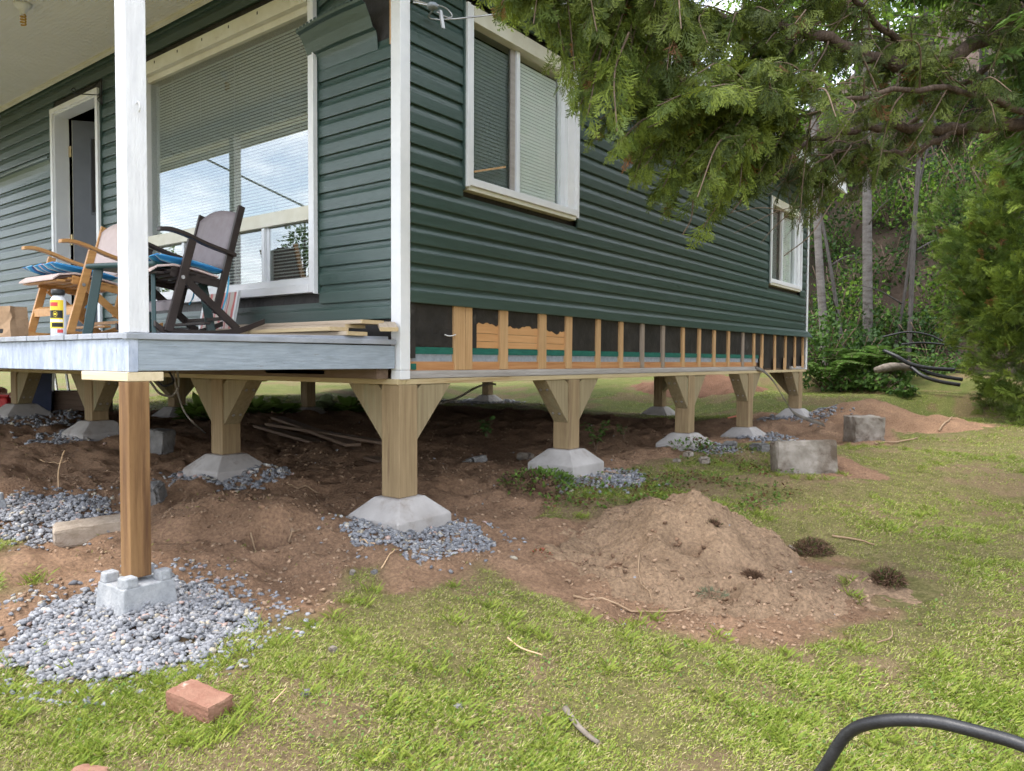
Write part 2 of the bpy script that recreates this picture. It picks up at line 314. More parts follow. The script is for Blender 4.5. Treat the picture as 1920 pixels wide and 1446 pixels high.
def npmesh(name, v, f, m, colr=None, parent=None, smooth=False, loc=None):
    me = bpy.data.meshes.new(name); k = f.shape[1]
    base = BASE[parent.name] if parent is not None else np.array(loc if loc is not None else (0, 0, 0), float)
    v = np.asarray(v, float)-base
    me.vertices.add(len(v)); me.vertices.foreach_set('co', v.astype(np.float32).ravel())
    me.loops.add(f.size); me.loops.foreach_set('vertex_index', f.astype(np.int32).ravel())
    me.polygons.add(len(f)); me.polygons.foreach_set('loop_start', np.arange(0, f.size, k, dtype=np.int32)); me.polygons.foreach_set('loop_total', np.full(len(f), k, np.int32))
    if smooth: me.polygons.foreach_set('use_smooth', np.ones(len(f), bool))
    me.update(calc_edges=True)
    if colr is not None:
        a = me.attributes.new('Col', 'FLOAT_COLOR', 'POINT'); a.data.foreach_set('color', np.concatenate([colr, np.ones((len(colr), 1))], 1).astype(np.float32).ravel())
    me.materials.append(M[m] if isinstance(m, str) else m)
    o = link(name, me, parent)
    if parent is None: o.location = base
    return o
def basis(d, upv):
    """rows: x=side, y=along d, z=normal near upv; d,upv (n,3)"""
    d = d/np.linalg.norm(d, axis=1, keepdims=True); s = np.cross(d, upv); s /= np.linalg.norm(s, axis=1, keepdims=True)+1e-9; n = np.cross(s, d)
    return np.stack([s, d, n], 1)
def inst(V, Fc, P, B, S, colv, Cc):
    """instance template V,Fc at positions P with basis B, scale S; vertex colour = colv(per template vertex factor) * Cc(per instance)"""
    n = len(P); S = np.asarray(S, float).reshape(n, 1, -1)
    vv = np.einsum('nvk,nkj->nvj', V[None]*S, B)+P[:, None]
    ff = Fc[None]+(np.arange(n)*len(V))[:, None, None]
    cc = np.clip(colv[None, :, None]*Cc[:, None], 0, 1)
    return vv.reshape(-1, 3), ff.reshape(-1, Fc.shape[1]), cc.reshape(-1, 3)
def rnd3(n): v = rng.normal(size=(n, 3)); return v/np.linalg.norm(v, axis=1, keepdims=True)
# unit templates
_t = (1+5**.5)/2
ICV = np.array([(-1, _t, 0), (1, _t, 0), (-1, -_t, 0), (1, -_t, 0), (0, -1, _t), (0, 1, _t), (0, -1, -_t), (0, 1, -_t), (_t, 0, -1), (_t, 0, 1), (-_t, 0, -1), (-_t, 0, 1)])/1.9
ICF = np.array([(0, 11, 5), (0, 5, 1), (0, 1, 7), (0, 7, 10), (0, 10, 11), (1, 5, 9), (5, 11, 4), (11, 10, 2), (10, 7, 6), (7, 1, 8), (3, 9, 4), (3, 4, 2), (3, 2, 6), (3, 6, 8), (3, 8, 9), (4, 9, 5), (2, 4, 11), (6, 2, 10), (8, 6, 7), (9, 8, 1)])
def stones(P, size, cols, flat=.62, jit=.38):
    n = len(P); V = ICV[None]*(1+rng.uniform(-jit, jit, (n, 12, 1)))*np.stack([rng.uniform(.8, 1.55, n), rng.uniform(.6, 1, n), rng.uniform(flat*.7, flat*1.2, n)], 1)[:, None]
    d = rnd3(n); d[:, 2] *= .35; B = basis(d, np.tile((0, 0, 1.), (n, 1))+rnd3(n)*.4)
    vv = np.einsum('nvk,nkj->nvj', V*size.reshape(n, 1, 1), B)+P[:, None]
    ff = ICF[None]+(np.arange(n)*12)[:, None, None]
    return vv.reshape(-1, 3), ff.reshape(-1, 3), np.repeat(cols, 12, 0)
# ==================================================================== SETTING: ground
def gridlines(parts):
    out = []
    for a, b, n in parts: out += list(np.linspace(a, b, n, endpoint=False))
    return np.array(out+[parts[-1][1]])
gx = gridlines([(-300, -60, 12), (-60, -14, 30), (-14, -6.5, 40), (-6.5, -2.6, 75), (-2.6, 2.8, 200), (2.8, 6, 45), (6, 16, 30), (16, 60, 20), (60, 300, 12)])
gy = gridlines([(-300, -60, 12), (-60, -8, 20), (-8, -2.6, 25), (-2.6, 2.2, 185), (2.2, 9, 120), (9, 14, 45), (14, 34, 60), (34, 80, 14), (80, 400, 12)])
X, Y = np.meshgrid(gx, gy); Z = H(X, Y)
nx, ny = len(gx), len(gy); idx = np.arange(nx*ny).reshape(ny, nx)
gf = np.stack([idx[:-1, :-1], idx[:-1, 1:], idx[1:, 1:], idx[1:, :-1]], -1).reshape(-1, 4)
dm = dirtmask(X, Y)[..., None]
n1 = fbm(X*2.2, Y*2.2, 41)[..., None]; n2 = fbm(X*7, Y*7, 43)[..., None]
soilc = np.array((.240, .145, .090))*(1-n1)+np.array((.380, .240, .152))*n1
soilc = soilc*(.75+.5*n2)
floor_shade = np.clip(sstep(-.15, -.9, polysd(X, Y, [(-5.9, .1), (-.3, .1), (-.3, 7.7), (-5.9, 7.7)]))[..., None], 0, 1)
soilc = soilc*(1-.35*floor_shade)            # shade under the floor, put into the soil colour
n3 = fbm(X*19, Y*19, 45, 3)[..., None]; bare = sstep(.56, .66, fbm(X*2.6, Y*2.6, 47, 3))[..., None]; strawc = np.array((.125, .132, .038))*(1-n3)+np.array((.28, .225, .11))*n3; strawc = strawc*(1-.7*bare)+np.array((.27, .185, .115))*.7*bare
fard = sstep(8.5, 12.5, np.hypot(X-CAM[0], Y-CAM[1]))[..., None]; strawc = strawc*(1-fard)+((np.array((.095, .125, .030))*(1-n2)+np.array((.18, .17, .06))*n2)*(1-.6*sstep(.5, .62, n1))+np.array((.20, .125, .08))*.6*sstep(.5, .62, n1))*fard
litter = sstep(13.3, 15, Y+.1*X)[..., None]
nl = sstep(.3, .7, fbm(X*.9, Y*.9, 49, 3))[..., None]; litc = np.array((.032, .026, .018))*(1-nl)+np.array((.095, .068, .052))*nl
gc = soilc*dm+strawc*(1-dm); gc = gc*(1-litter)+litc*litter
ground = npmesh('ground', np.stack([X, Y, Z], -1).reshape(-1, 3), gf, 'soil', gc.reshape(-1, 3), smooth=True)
tag(ground, kind='structure')
MOUNDS = []   # (fx) extra heights so that grass and stones stay off them
def mound(name, label, lobes, R0, cx, cy, res, colr, seed, group=None, holes=()):
    n = res; a = np.linspace(-R0, R0, n); mx_, my_ = np.meshgrid(a+cx, a+cy)
    g = H(mx_, my_); h = np.full(mx_.shape, -1.)
    for (lx, ly, sx, sy, rot, ht, pw) in lobes:
        dx = mx_-lx; dy = my_-ly; u = dx*math.cos(rot)+dy*math.sin(rot); v = -dx*math.sin(rot)+dy*math.cos(rot)
        rr = np.sqrt((u/sx)**2+(v/sy)**2)+(fbm(mx_*5, my_*5, seed+5)-.5)*.22
        h = np.maximum(h, ht*np.clip(1-rr, -.3, 1)**1 if pw == 1 else ht*np.exp(-rr**2*1.6)-.1*ht)
    h = np.minimum(h, h)
    for hx, hy, hr, hd in holes: h = h-hd*np.exp(-(np.hypot(mx_-hx, my_-hy)/hr)**3)
    z = g+h+(h > -.02)*((fbm(mx_*6, my_*6, seed, 5, .62)-.5)*.08+(fbm(mx_*30, my_*30, seed+3, 3, .7)-.5)*.034)-.012
    idx = np.arange(n*n).reshape(n, n); f = np.stack([idx[:-1, :-1], idx[:-1, 1:], idx[1:, 1:], idx[1:, :-1]], -1)
    keep = (h > -.015); kf = keep[:-1, :-1] | keep[1:, 1:] | keep[1:, :-1] | keep[:-1, 1:]
    f = f[kf].reshape(-1, 4); used = np.unique(f); rem = np.full(n*n, -1); rem[used] = np.arange(len(used))
    c = np.array(colr)[None, None]*(.72+.55*fbm(mx_*6, my_*6, seed+9)[..., None])
    o = npmesh(name, np.stack([mx_, my_, z], -1).reshape(-1, 3)[used], rem[f], 'soil', c.reshape(-1, 3)[used], smooth=True, loc=(cx, cy, hz(cx, cy)))
    tag(o, label, 'dirt pile', group)
    MOUNDS.append((lobes, mx_, my_, z, keep, cx, cy, R0, n))
    return o
def top(x, y):
    """ground height including the soil heaps"""
    x = np.asarray(x, float); y = np.asarray(y, float); z = H(x, y)
    for lobes, a, b, mz, keep, cx, cy, R0, n in MOUNDS:
        i = np.rint((x-cx+R0)/(2*R0)*(n-1)).astype(int); j = np.rint((y-cy+R0)/(2*R0)*(n-1)).astype(int)
        ok = (i >= 0) & (i < n) & (j >= 0) & (j < n); ii = np.clip(i, 0, n-1); jj = np.clip(j, 0, n-1)
        z = np.where(ok & keep[jj, ii], np.maximum(z, mz[jj, ii]), z)
    return z
def onmound(x, y):
    r = np.zeros(np.shape(x), bool)
    for lobes, a, b, mz, keep, cx, cy, R0, n in MOUNDS:
        i = np.rint((x-cx+R0)/(2*R0)*(n-1)).astype(int); j = np.rint((y-cy+R0)/(2*R0)*(n-1)).astype(int)
        ok = (i >= 0) & (i < n) & (j >= 0) & (j < n); r |= ok & keep[np.clip(j, 0, n-1), np.clip(i, 0, n-1)]
    return r
th = R(37.3)
mound('soil_mound', 'tall cone of brown excavated soil heaped on the lawn', [(1.31, 1.04, .60, .70, th, .37, 1), (1.80, .66, .60, .42, th, .14, 1), (1.05, .52, .40, .36, th, .06, 1), (2.15, 1.0, .40, .22, th, .07, 1), (1.45, .52, .45, .36, th, .12, 1)], 1.5, 1.5, .8, 210, (.36, .245, .158), 51, 'heaps of dug soil', holes=((1.40, .72, .085, .12), (1.45, .78, .05, .06), (1.72, .46, .075, .11), (1.12, .40, .07, .07), (1.72, .80, .05, .07)))
mound('soil_mound', 'low wide heap of reddish soil beyond the two concrete blocks', [(.75, 8.3, .95, .8, th, .30, 1), (1.6, 8.0, .8, .5, th, .16, 1)], 1.9, 1.0, 8.2, 90, (.32, .195, .12), 61, 'heaps of dug soil')
mound('soil_mound', 'small soil heap against the nearer concrete block', [(1.38, 3.95, .38, .45, th, .14, 1)], .8, 1.4, 3.95, 60, (.28, .17, .11), 71, 'heaps of dug soil')
mound('soil_mound', 'dark crumbly soil heap on the lawn behind the cabin supports', [(-2.6, 10.2, 1.3, .9, 0, .35, 1)], 2, -2.6, 10.2, 60, (.20, .11, .07), 75, 'heaps of dug soil')
# gravel beds
GR = np.array([(.30, .31, .335), (.40, .405, .43), (.20, .205, .23), (.50, .505, .52), (.36, .35, .35)])
PK = np.array([(.50, .36, .31), (.50, .44, .34), (.55, .52, .48)])
GBEDS = []
def gravel(label, cx, cy, ra, rb, rot, n, size, edge=.22, zoff=.0, stray=.06):
    rr = np.sqrt(rng.uniform(0, 1, n)); an = rng.uniform(0, 2*math.pi, n)
    k = rng.uniform(0, 1, n) < stray; rr = np.where(k, rng.uniform(.95, 1.45, n), rr)
    rr = rr*(1+edge*(fbm(np.cos(an)*2+cx*3, np.sin(an)*2+cy*3, 77)-.5)*2)
    u = ra*rr*np.cos(an); v = rb*rr*np.sin(an); x = cx+u*math.cos(rot)-v*math.sin(rot); y = cy+u*math.sin(rot)+v*math.cos(rot)
    sz = size*rng.uniform(.6, 1.3, n)
    z = top(x, y)+np.where(k, .003, rng.uniform(-.004, .016, n))*size/.017+zoff*(1-np.minimum(rr, 1)**2)
    c = .80*(.55*GR[rng.integers(0, 5, n)]+.45*np.array((.36, .365, .385)))*rng.uniform(.8, 1.15, (n, 1)); pk = rng.uniform(0, 1, n) < .10; c[pk] = PK[rng.integers(0, 3, pk.sum())]*.9
    v, f, cc = stones(np.stack([x, y, z], 1), sz, c)
    o = npmesh('gravel', v, f, 'stones', cc, loc=(cx, cy, hz(cx, cy))); tag(o, label, 'gravel', 'gravel beds under the footings', 'stuff')
    GBEDS.append((cx, cy, ra, rb, rot))
gravel('wide bed of grey crushed stone around the porch post block', .0, -1.51, .46, .47, 0, 7600, .0128, .34, .03, .07)
_g = gp(78, 966)
gravel('grey crushed stone bed beside the loose paver', float(_g[0]), float(_g[1]), .55, .38, -.1, 3200, .0138, .2, .02)
gravel('grey crushed stone around the front corner footing', .13, .0, .40, .33, .6, 2900, .0128, .25, 0.0, .04)
gravel('crushed stone by the second side footing', .15, 1.95, .36, .42, .6, 900, .017, .3, 0)
gravel('crushed stone by the third side footing', .14, 4.12, .30, .34, .6, 380, .018, .3, 0)
gravel('crushed stone by the fourth side footing', .18, 5.75, .38, .4, .6, 420, .019, .3, 0)
gravel('crushed stone around the far corner footing', .0, 7.75, .5, .42, .6, 520, .02, .3, 0)
gravel('crushed stone around the second front footing', -1.85, .08, .42, .38, 0, 900, .018, .2, 0)
gravel('crushed stone around the third front footing', -4.1, -.1, .42, .3, 0, 420, .018, .2, 0)
gravel('crushed stone around the leftmost front footing', -5.6, .05, .75, .5, 0, 600, .02, .2, 0)
gravel('crushed stone spread around a far back footing', -5.7, 7.6, .7, .7, 0, 500, .024, .2, 0)
def ongravel(x, y):
    r = np.zeros(np.shape(x), bool)
    for cx, cy, ra, rb, rot in GBEDS:
        dx = x-cx; dy = y-cy; u = dx*math.cos(rot)+dy*math.sin(rot); v = -dx*math.sin(rot)+dy*math.cos(rot); r |= (u/ra)**2+(v/rb)**2 < .9
    return r
# crumbs of soil and small stones over the bare dirt
def sample(n, dmin, dmax, amin, amax, pw=1.0):
    """points around the camera, denser near it; angle from the view axis"""
    d = dmin*(dmax/dmin)**(rng.uniform(0, 1, n)**pw); a = rng.uniform(amin, amax, n)
    return CAM[0]+d*np.sin(a-yaw), CAM[1]+d*np.cos(a-yaw)
x, y = sample(60000, 2.4, 9, R(-38), R(38)); k = ((dirtmask(x, y) > .6) | onmound(x, y)) & ~ongravel(x, y); k &= fbm(x*2.5, y*2.5, 88) > .38; x, y = x[k][:9500], y[k][:9500]
n = len(x); sz = rng.uniform(.2, 1, n)**4*.011+.0022
c = np.array((.31, .21, .14))*rng.uniform(.7, 1.2, (n, 1)); kk = rng.uniform(0, 1, n) < .012; c[kk] = (.33, .33, .34)
x2 = np.concatenate([rng.normal(a, s_, 26) for a, b, s_ in ((1.08, .42, .10), (1.72, .47, .10), (1.42, .74, .08), (2.0, .75, .16), (-.75, -.55, .25))]); y2 = np.concatenate([rng.normal(b, s_*.7, 26) for a, b, s_ in ((1.08, .42, .10), (1.72, .47, .10), (1.42, .74, .08), (2.0, .75, .16), (-.75, -.55, .25))])
x = np.concatenate([x, x2]); y = np.concatenate([y, y2]); sz = np.concatenate([sz, rng.uniform(.005, .016, len(x2))]); c = np.concatenate([c, np.array((.22, .135, .085))*rng.uniform(.5, 1.2, (len(x2), 1))])
v, f, cc = stones(np.stack([x, y, top(x, y)+.002], 1), sz, c, .8)
tag(npmesh('soil_crumbs', v, f, 'clods', cc), 'loose crumbs of brown soil over the bare ground', 'soil', kind='stuff')
# ==================================================================== SETTING: grass
BLV = np.array([(-.5, 0, 0), (.5, 0, 0), (.34, .55, .12), (0, 1, .40)]); BLF = np.array([(0, 1, 2), (0, 2, 3)])
def blades(name, label, x, y, ln, wd, cols, lean):
    n = len(x); z = top(x, y)-.003
    an = rng.uniform(0, 2*math.pi, n); d = np.stack([np.cos(an)*lean, np.sin(an)*lean, np.ones(n)], 1)
    outv = np.stack([np.cos(an), np.sin(an), np.zeros(n)], 1); B = basis(d, outv)
    v, f, c = inst(BLV, BLF, np.stack([x, y, z], 1), B, np.stack([wd, ln, ln], 1), np.array([.7, .7, .95, 1.1]), cols)
    return tag(npmesh(name, v, f, 'grassm', c), label, 'grass', kind='stuff')
GA, GB_, ST_ = np.array((.205, .292, .040)), np.array((.410, .445, .088)), np.array((.56, .475, .255))
x, y = sample(1250000, 1.75, 14, R(-42), R(42), .95)
lush = fbm(x*1.7, y*1.7, 91, 3); pat = fbm(x*6, y*6, 95, 3)
dmk = dirtmask(x, y); dens = np.clip((pat-.10)*2.2, .30, 1)*(1-.55*sstep(.56, .66, fbm(x*2.6, y*2.6, 47, 3)))*np.clip(.55+1.2*(lush-.3), .5, 1.)
k = (rng.uniform(0, 1, len(x)) < dens*(1-sstep(.05, .55, dmk))) & ~onmound(x, y) & ~(ongravel(x, y) & (rng.uniform(0, 1, len(x)) < .985)) & (y+.1*x < 14.2)
k |= (dmk > .5) & (rng.uniform(0, 1, len(x)) < .004) & (y < 0)
x, y, lush, pat = x[k], y[k], lush[k], pat[k]
dist = np.hypot(x-CAM[0], y-CAM[1])
ln = (.016+.030*np.clip((lush-.38)*2.6, 0, 1)*np.clip((pat-.25)*2.2, .25, 1))*rng.uniform(.5, 1.3, len(x)); wd = .0025*(1+dist*.13)*rng.uniform(.7, 1.3, len(x))
mixv = np.clip(rng.normal(.45, .3, len(x))-.9*(lush-.5), 0, 1)[:, None]
c = GA*(1-mixv)+GB_*mixv; st = rng.uniform(0, 1, len(x)) < np.clip(.42-.6*(lush-.45), .16, .62); c[st] = ST_*rng.uniform(.7, 1.2, (st.sum(), 1)); ln[st] *= .8
blades('lawn_grass', 'patchy green and straw coloured lawn grass', x, y, ln, wd, c, rng.uniform(.15, 1.5, len(x)))
# taller tufts
tx, ty = sample(420, 2.0, 9, R(-38), R(42)); k = (dirtmask(tx, ty) < .35) & ~onmound(tx, ty) & ~ongravel(tx, ty) & (fbm(tx*1.7, ty*1.7, 91, 3) > .47); tx, ty = tx[k], ty[k]
hand = [gp(*p)[:2] for p in [(30, 1240), (80, 1260), (60, 1230), (15, 1300), (120, 1270), (60, 1080), (70, 1090), (480, 1180), (700, 1110), (850, 1100), (1200, 1170), (1230, 1165), (1180, 1180), (1020, 1200), (960, 1160), (990, 1185), (1350, 1195), (1600, 1120), (1590, 1100), (335, 1390), (352, 1398), (380, 1400), (405, 1392), (425, 1378), (430, 1365), (318, 1372), (1460, 893), (1490, 898), (1520, 900), (1550, 900), (1580, 893), (1590, 836), (1620, 838), (1650, 834), (1580, 1440), (1560, 1452), (90, 1300), (160, 1310), (240, 1300), (300, 1285), (360, 1270), (420, 1250), (455, 1225)]]
tx = np.concatenate([tx, [p[0] for p in hand]]); ty = np.concatenate([ty, [p[1] for p in hand]])
m_ = 34; x = np.repeat(tx, m_)+rng.normal(0, .022, len(tx)*m_); y = np.repeat(ty, m_)+rng.normal(0, .022, len(tx)*m_); k = ~(ongravel(x, y) & (rng.uniform(0, 1, len(x)) < .8)); x, y = x[k], y[k]
mixv = np.clip(rng.normal(.35, .25, len(x)), 0, 1)[:, None]; c = GA*(1-mixv)+GB_*mixv
blades('grass_tufts', 'longer bright green tufts standing out of the lawn', x, y, rng.uniform(.025, .07, len(x)), rng.uniform(.0022, .0038, len(x)), c, rng.uniform(.1, .8, len(x)))
# leaf templates
LFV = np.array([(0, 0, 0), (-.32, .3, .05), (-.28, .65, .03), (0, 1, -.06), (.28, .65, .03), (.32, .3, .05), (0, .5, -.04)]); LFF = np.array([(0, 6, 1), (1, 6, 2), (2, 6, 3), (3, 6, 4), (4, 6, 5), (5, 6, 0)])
def leaves(P, D, U, S, cols): return inst(LFV, LFF, P, basis(D, U), np.repeat(np.asarray(S).reshape(-1, 1), 3, 1), np.array([.8, .95, 1.05, 1.0, 1.05, .95, .85]), cols)
def cat(lst):
    vs, fs, cs = [], [], []; o = 0
    for v, f, c in lst: vs.append(v); fs.append(f+o); cs.append(c); o += len(v)
    return np.concatenate(vs), np.concatenate(fs), np.concatenate(cs)
# low broad-leaf weeds creeping over the lawn near the footings
x, y = sample(15000, 4.0, 9.5, R(-5), R(22)); k = (polysd(x, y, [(.28, .95), (.05, 1.6), (.15, 3.2), (.3, 4.6), (.9, 4.9), (1.6, 3.4), (1.35, 2.0), (.8, 1.3)]) < 0) & (fbm(x*3, y*3, 97) > .50); x, y = x[k], y[k]
n = len(x); d = rnd3(n); d[:, 2] = np.abs(d[:, 2])*.5+.1
g = np.array((.12, .20, .035))*rng.uniform(.7, 1.5, (n, 1)); kk = rng.uniform(0, 1, n) < .40; g[kk] = np.array((.17, .085, .04))*rng.uniform(.6, 1.3, (kk.sum(), 1))
v, f, c = leaves(np.stack([x, y, top(x, y)+rng.uniform(.0, .035, n)], 1), d, np.tile((0, 0, 1.), (n, 1))+rnd3(n)*.5, rng.uniform(.016, .034, n), g)
tag(npmesh('ground_weeds', v, f, 'foliage', c), 'low broad leaved weeds spreading beside the side footings', 'weeds', kind='stuff')

x, y = sample(26000, 1.8, 8, R(-38), R(40)); k = (dirtmask(x, y) < .3) & ~onmound(x, y) & ~ongravel(x, y) & (fbm(x*2.3, y*2.3, 99) > .55); x, y = x[k][:3200], y[k][:3200]; n = len(x)
d = rnd3(n); d[:, 2] = np.abs(d[:, 2])*.4+.15; g = np.array((.13, .22, .045))*rng.uniform(.7, 1.5, (n, 1)); kk = rng.uniform(0, 1, n) < .15; g[kk] = np.array((.34, .26, .13))
v, f, c = leaves(np.stack([x, y, top(x, y)+rng.uniform(.002, .018, n)], 1), d, np.tile((0, 0, 1.), (n, 1))+rnd3(n)*.4, rng.uniform(.007, .017, n), g)
tag(npmesh('lawn_weeds', v, f, 'foliage', c), 'small clover like leaves scattered through the lawn', 'weeds', kind='stuff')
# ==================================================================== CABIN
HW, HD = 8.6, 8.0            # width (towards -X), depth (towards +Y)
cabin = thing('cabin', 'small cabin clad in dark green lap siding, raised on timber posts', 'cabin', (-2.9, 4, 1.14))
EXP = .1143
def course(lo_open=0.0):
    # (out, z) Dutch-lap profile, closed behind
    return [(.0005, .001), (.0180, 0), (.0190, .004), (.0178, .064), (.0162, .070), (.0115, .078), (.0070, .088), (.0045, .098), (.0025, EXP+.006), (.0002, EXP+.006)]
def cut(a, b, z0, z1, opens):
    segs = [(a, b)]
    for (o0, o1, p0, p1) in opens:
        if z1 > p0+.004 and z0 < p1-.03:
            ns = []
            for s0, s1 in segs:
                if o1 <= s0 or o0 >= s1: ns.append((s0, s1)); continue
                if o0 > s0+.02: ns.append((s0, o0))
                if o1 < s1-.02: ns.append((o1, s1))
            segs = ns
    return segs
SX = -.030; SY = .030        # siding planes: X = SX (side), Y = SY (front)
W1 = (.565, 1.87, 2.335, 3.47); W2 = (6.33, 7.64, 2.226, 3.31)
FWIN = (-2.93, -.752, 1.672, 3.585); FDOOR = (-4.65, -3.68, 1.40, 3.575)
def grow(W, d=.014): return (W[0]-d, W[1]+d, W[2]-.008, W[3]+.008)
def side_board(y0, y1, z, kick=0.):
    z += random.uniform(-.0012, .0012)
    prof = course(); mb = MB(); n = 1 if not kick else 10; vs = []
    for i in range(n+1):
        t = i/n; yy = y0+(y1-y0)*t; kk = kick*max(0, (t-.35)/.65)**2
        for o_, dz in prof: vs.append((SX+o_+kk*(1-dz/EXP)*(1 if dz < EXP else 0), yy, z+dz+(0.012*t*t if kick else 0)))
    m_ = len(prof); fs = [tuple(range(m_)), tuple(range(n*m_+m_-1, n*m_-1, -1))]+[(i*m_+k, (i+1)*m_+k, (i+1)*m_+(k+1) % m_, i*m_+(k+1) % m_) for i in range(n) for k in range(m_)]
    mb.add(vs, fs); return mb.build('siding_board', 'side_s', cabin)
z = 1.585; i = 0
while z < 3.80:
    for s0, s1 in cut(.078, 7.93, z, z+EXP, (grow(W1), grow(W2))):
        if i == 0:
            side_board(s0, 2.30, z); side_board(2.296, 8.02, z-.003, .075)
        elif s1-s0 > 3.8 and i % 2: m_ = 3.66+.9*((i*37) % 5)/5+(1.0 if s0 > 1 else 0); side_board(s0, m_, z); side_board(m_+.001, s1, z+.0012)
        else: side_board(s0, s1, z)
    z += EXP; i += 1
def front_board(x0, x1, z):
    z += random.uniform(-.0012, .0012)
    prof = course(); mb = MB(); mb.prism([(SY-o_, z+dz) for o_, dz in prof], 'x', x0, x1); return mb.build('siding_board', 'side_f', cabin)
z = 1.487; i = 0
PEEL = 3.045
while z < 3.82:
    for s0, s1 in cut(-HW, -.078, z, z+EXP, (grow(FWIN), grow(FDOOR))):
        if s0 > -.9 and z > PEEL-.02:
            if z > 3.30: # courses torn loose and hanging below their line near the window
                mb = MB(); prof = course(); e = s1-.12-(z-3.3)*.5
                if e > s0+.08:
                    n_ = 4; vs = []
                    for q in range(n_+1):
                        t = q/n_; xx = s0+(e-s0)*t
                        for o_, dz in prof: vs.append((xx, SY-o_-.03*t*t, z+dz+.10*t+.05*t*t))
                    m_ = len(prof); mb.add(vs, [tuple(range(m_-1, -1, -1)), tuple(range(n_*m_, n_*m_+m_))]+[(q*m_+k, q*m_+(k+1) % m_, (q+1)*m_+(k+1) % m_, (q+1)*m_+k) for q in range(n_) for k in range(m_)]); mb.build('siding_board', 'side_f', cabin)
            continue
        front_board(s0, s1, z)
    z += EXP; i += 1
# panel curling off the wall between window and corner
def loose_panel(x0, x1, z0, outs, tilt, hem):
    """double course sheet: outs = list of (out, z) from bottom to top, tilt = (left drop)"""
    mb = MB(); n = 6; vs = []
    for q in range(n+1):
        t = q/n; xx = x0+(x1-x0)*t
        for j, (o_, dz) in enumerate(outs):
            s_ = j/(len(outs)-1); vs.append((xx+(.075 if t < 1e-6 and s_ > .6 else 0)*0-tilt*(1-t)*s_*0, SY-o_-.02*s_*math.sin(t*3.1), z0+dz+tilt*(t-.5)*s_))
    m_ = len(outs); fs = [(q*m_+k, q*m_+k+1, (q+1)*m_+k+1, (q+1)*m_+k) for q in range(n) for k in range(m_-1)]
    mb.add(vs, fs); o = mb.build('loose_siding_panel', 'side_f', cabin); s = o.modifiers.new('solid', 'SOLIDIFY'); s.thickness = .0025
    o['label'] = 'siding sheet curling off the wall'
    h = MB()
    for k in range(hem):
        a = vs[(k*n//hem)*m_+m_-1]; xx = x0+(x1-x0)*(k+.5)/hem; t = (k+.5)/hem
        h.box(xx-.010, xx+.012, SY-outs[-1][0]-.02*math.sin(t*3.1)-.001, SY-outs[-1][0]-.02*math.sin(t*3.1)+.001, z0+outs[-1][1]+tilt*(t-.5), z0+outs[-1][1]+tilt*(t-.5)+.012)
    h.build('nail_hem', 'hem', o); return o
loose_panel(-.80, -.20, PEEL, [(.013, 0), (.018, .06), (.020, .075), (.030, .10), (.052, .108), (.075, .16), (.095, .19), (.110, .215), (.135, .222), (.140, .232)], .035, 16)
loose_panel(-6.4, -4.68, 2.99, [(.013, 0), (.016, .05), (.028, .09), (.045, .12), (.060, .126), (.062, .14)], .03, 26)
for W in (W1, W2):
    for a_, b_ in ((W[0]-.0135, W[0]-.0005), (W[1]+.0005, W[1]+.0135)): MB().box(SX+.001, -.003, a_, b_, W[2]-.02, W[3]+.008).build('siding_channel', 'side_s', cabin)
for W in (FWIN, FDOOR):
    for a_, b_ in ((W[0]-.0135, W[0]-.0005), (W[1]+.0125 if W is FWIN else W[1]+.0005, W[1]+.0138)): MB().box(a_, b_, .003, SY-.001, W[2]-.008, W[3]).build('siding_channel', 'side_f', cabin)
# walls behind the siding
wall = MB()
def wallf(x0, x1, z0, z1): wall.box(x0, x1, SY+.003, .15, z0, z1)
wallf(-.15, -.03, 1.26, 3.9); wallf(FWIN[1], -.15, 1.26, 3.9); wallf(FWIN[0], FWIN[1], 1.26, FWIN[2]); wallf(FWIN[0], FWIN[1], FWIN[3], 3.9); wallf(FDOOR[1], FWIN[0], 1.26, 3.9); wallf(FDOOR[0], FDOOR[1], FDOOR[3], 3.9); wallf(-HW, FDOOR[0], 1.26, 3.9)
wall.build('front_wall', 'tar', cabin)
sw = MB(); a, b = -.155, SX-.025
for y0, y1, z0, z1 in ((.151, W1[0], 1.245, 3.9), (W1[0], W1[1], 1.245, W1[2]), (W1[0], W1[1], W1[3], 3.9), (W1[1], W2[0], 1.245, 3.9), (W2[0], W2[1], 1.245, W2[2]), (W2[0], W2[1], W2[3], 3.9), (W2[1], 7.95, 1.245, 3.9)): sw.box(a, b, y0, y1, z0, z1)
sw.build('side_wall', 'tar', cabin)
MB().box(-HW, -HW+.12, .151, 7.95, 1.26, 3.9).build('end_wall', 'side_s', cabin)
MB().box(-HW+.121, -.156, 7.83, 7.95, 1.26, 3.9).build('back_wall', 'side_f', cabin)
MB().box(-HW+.002, -.06, .06, 7.93, 1.142, 1.24).build('floor_frame', 'oldplank', cabin)
for k in range(18): MB().box(-HW+.05, -.2, .3+k*.42, .34+k*.42, 1.02 if False else 1.120, 1.1415).build('joist', 'oldplank', cabin)
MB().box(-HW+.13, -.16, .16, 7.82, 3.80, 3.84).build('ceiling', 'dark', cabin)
MB().box(-HW+.13, -.16, 2.6, 2.66, 1.26, 3.79).build('inner_wall', 'dark', cabin)
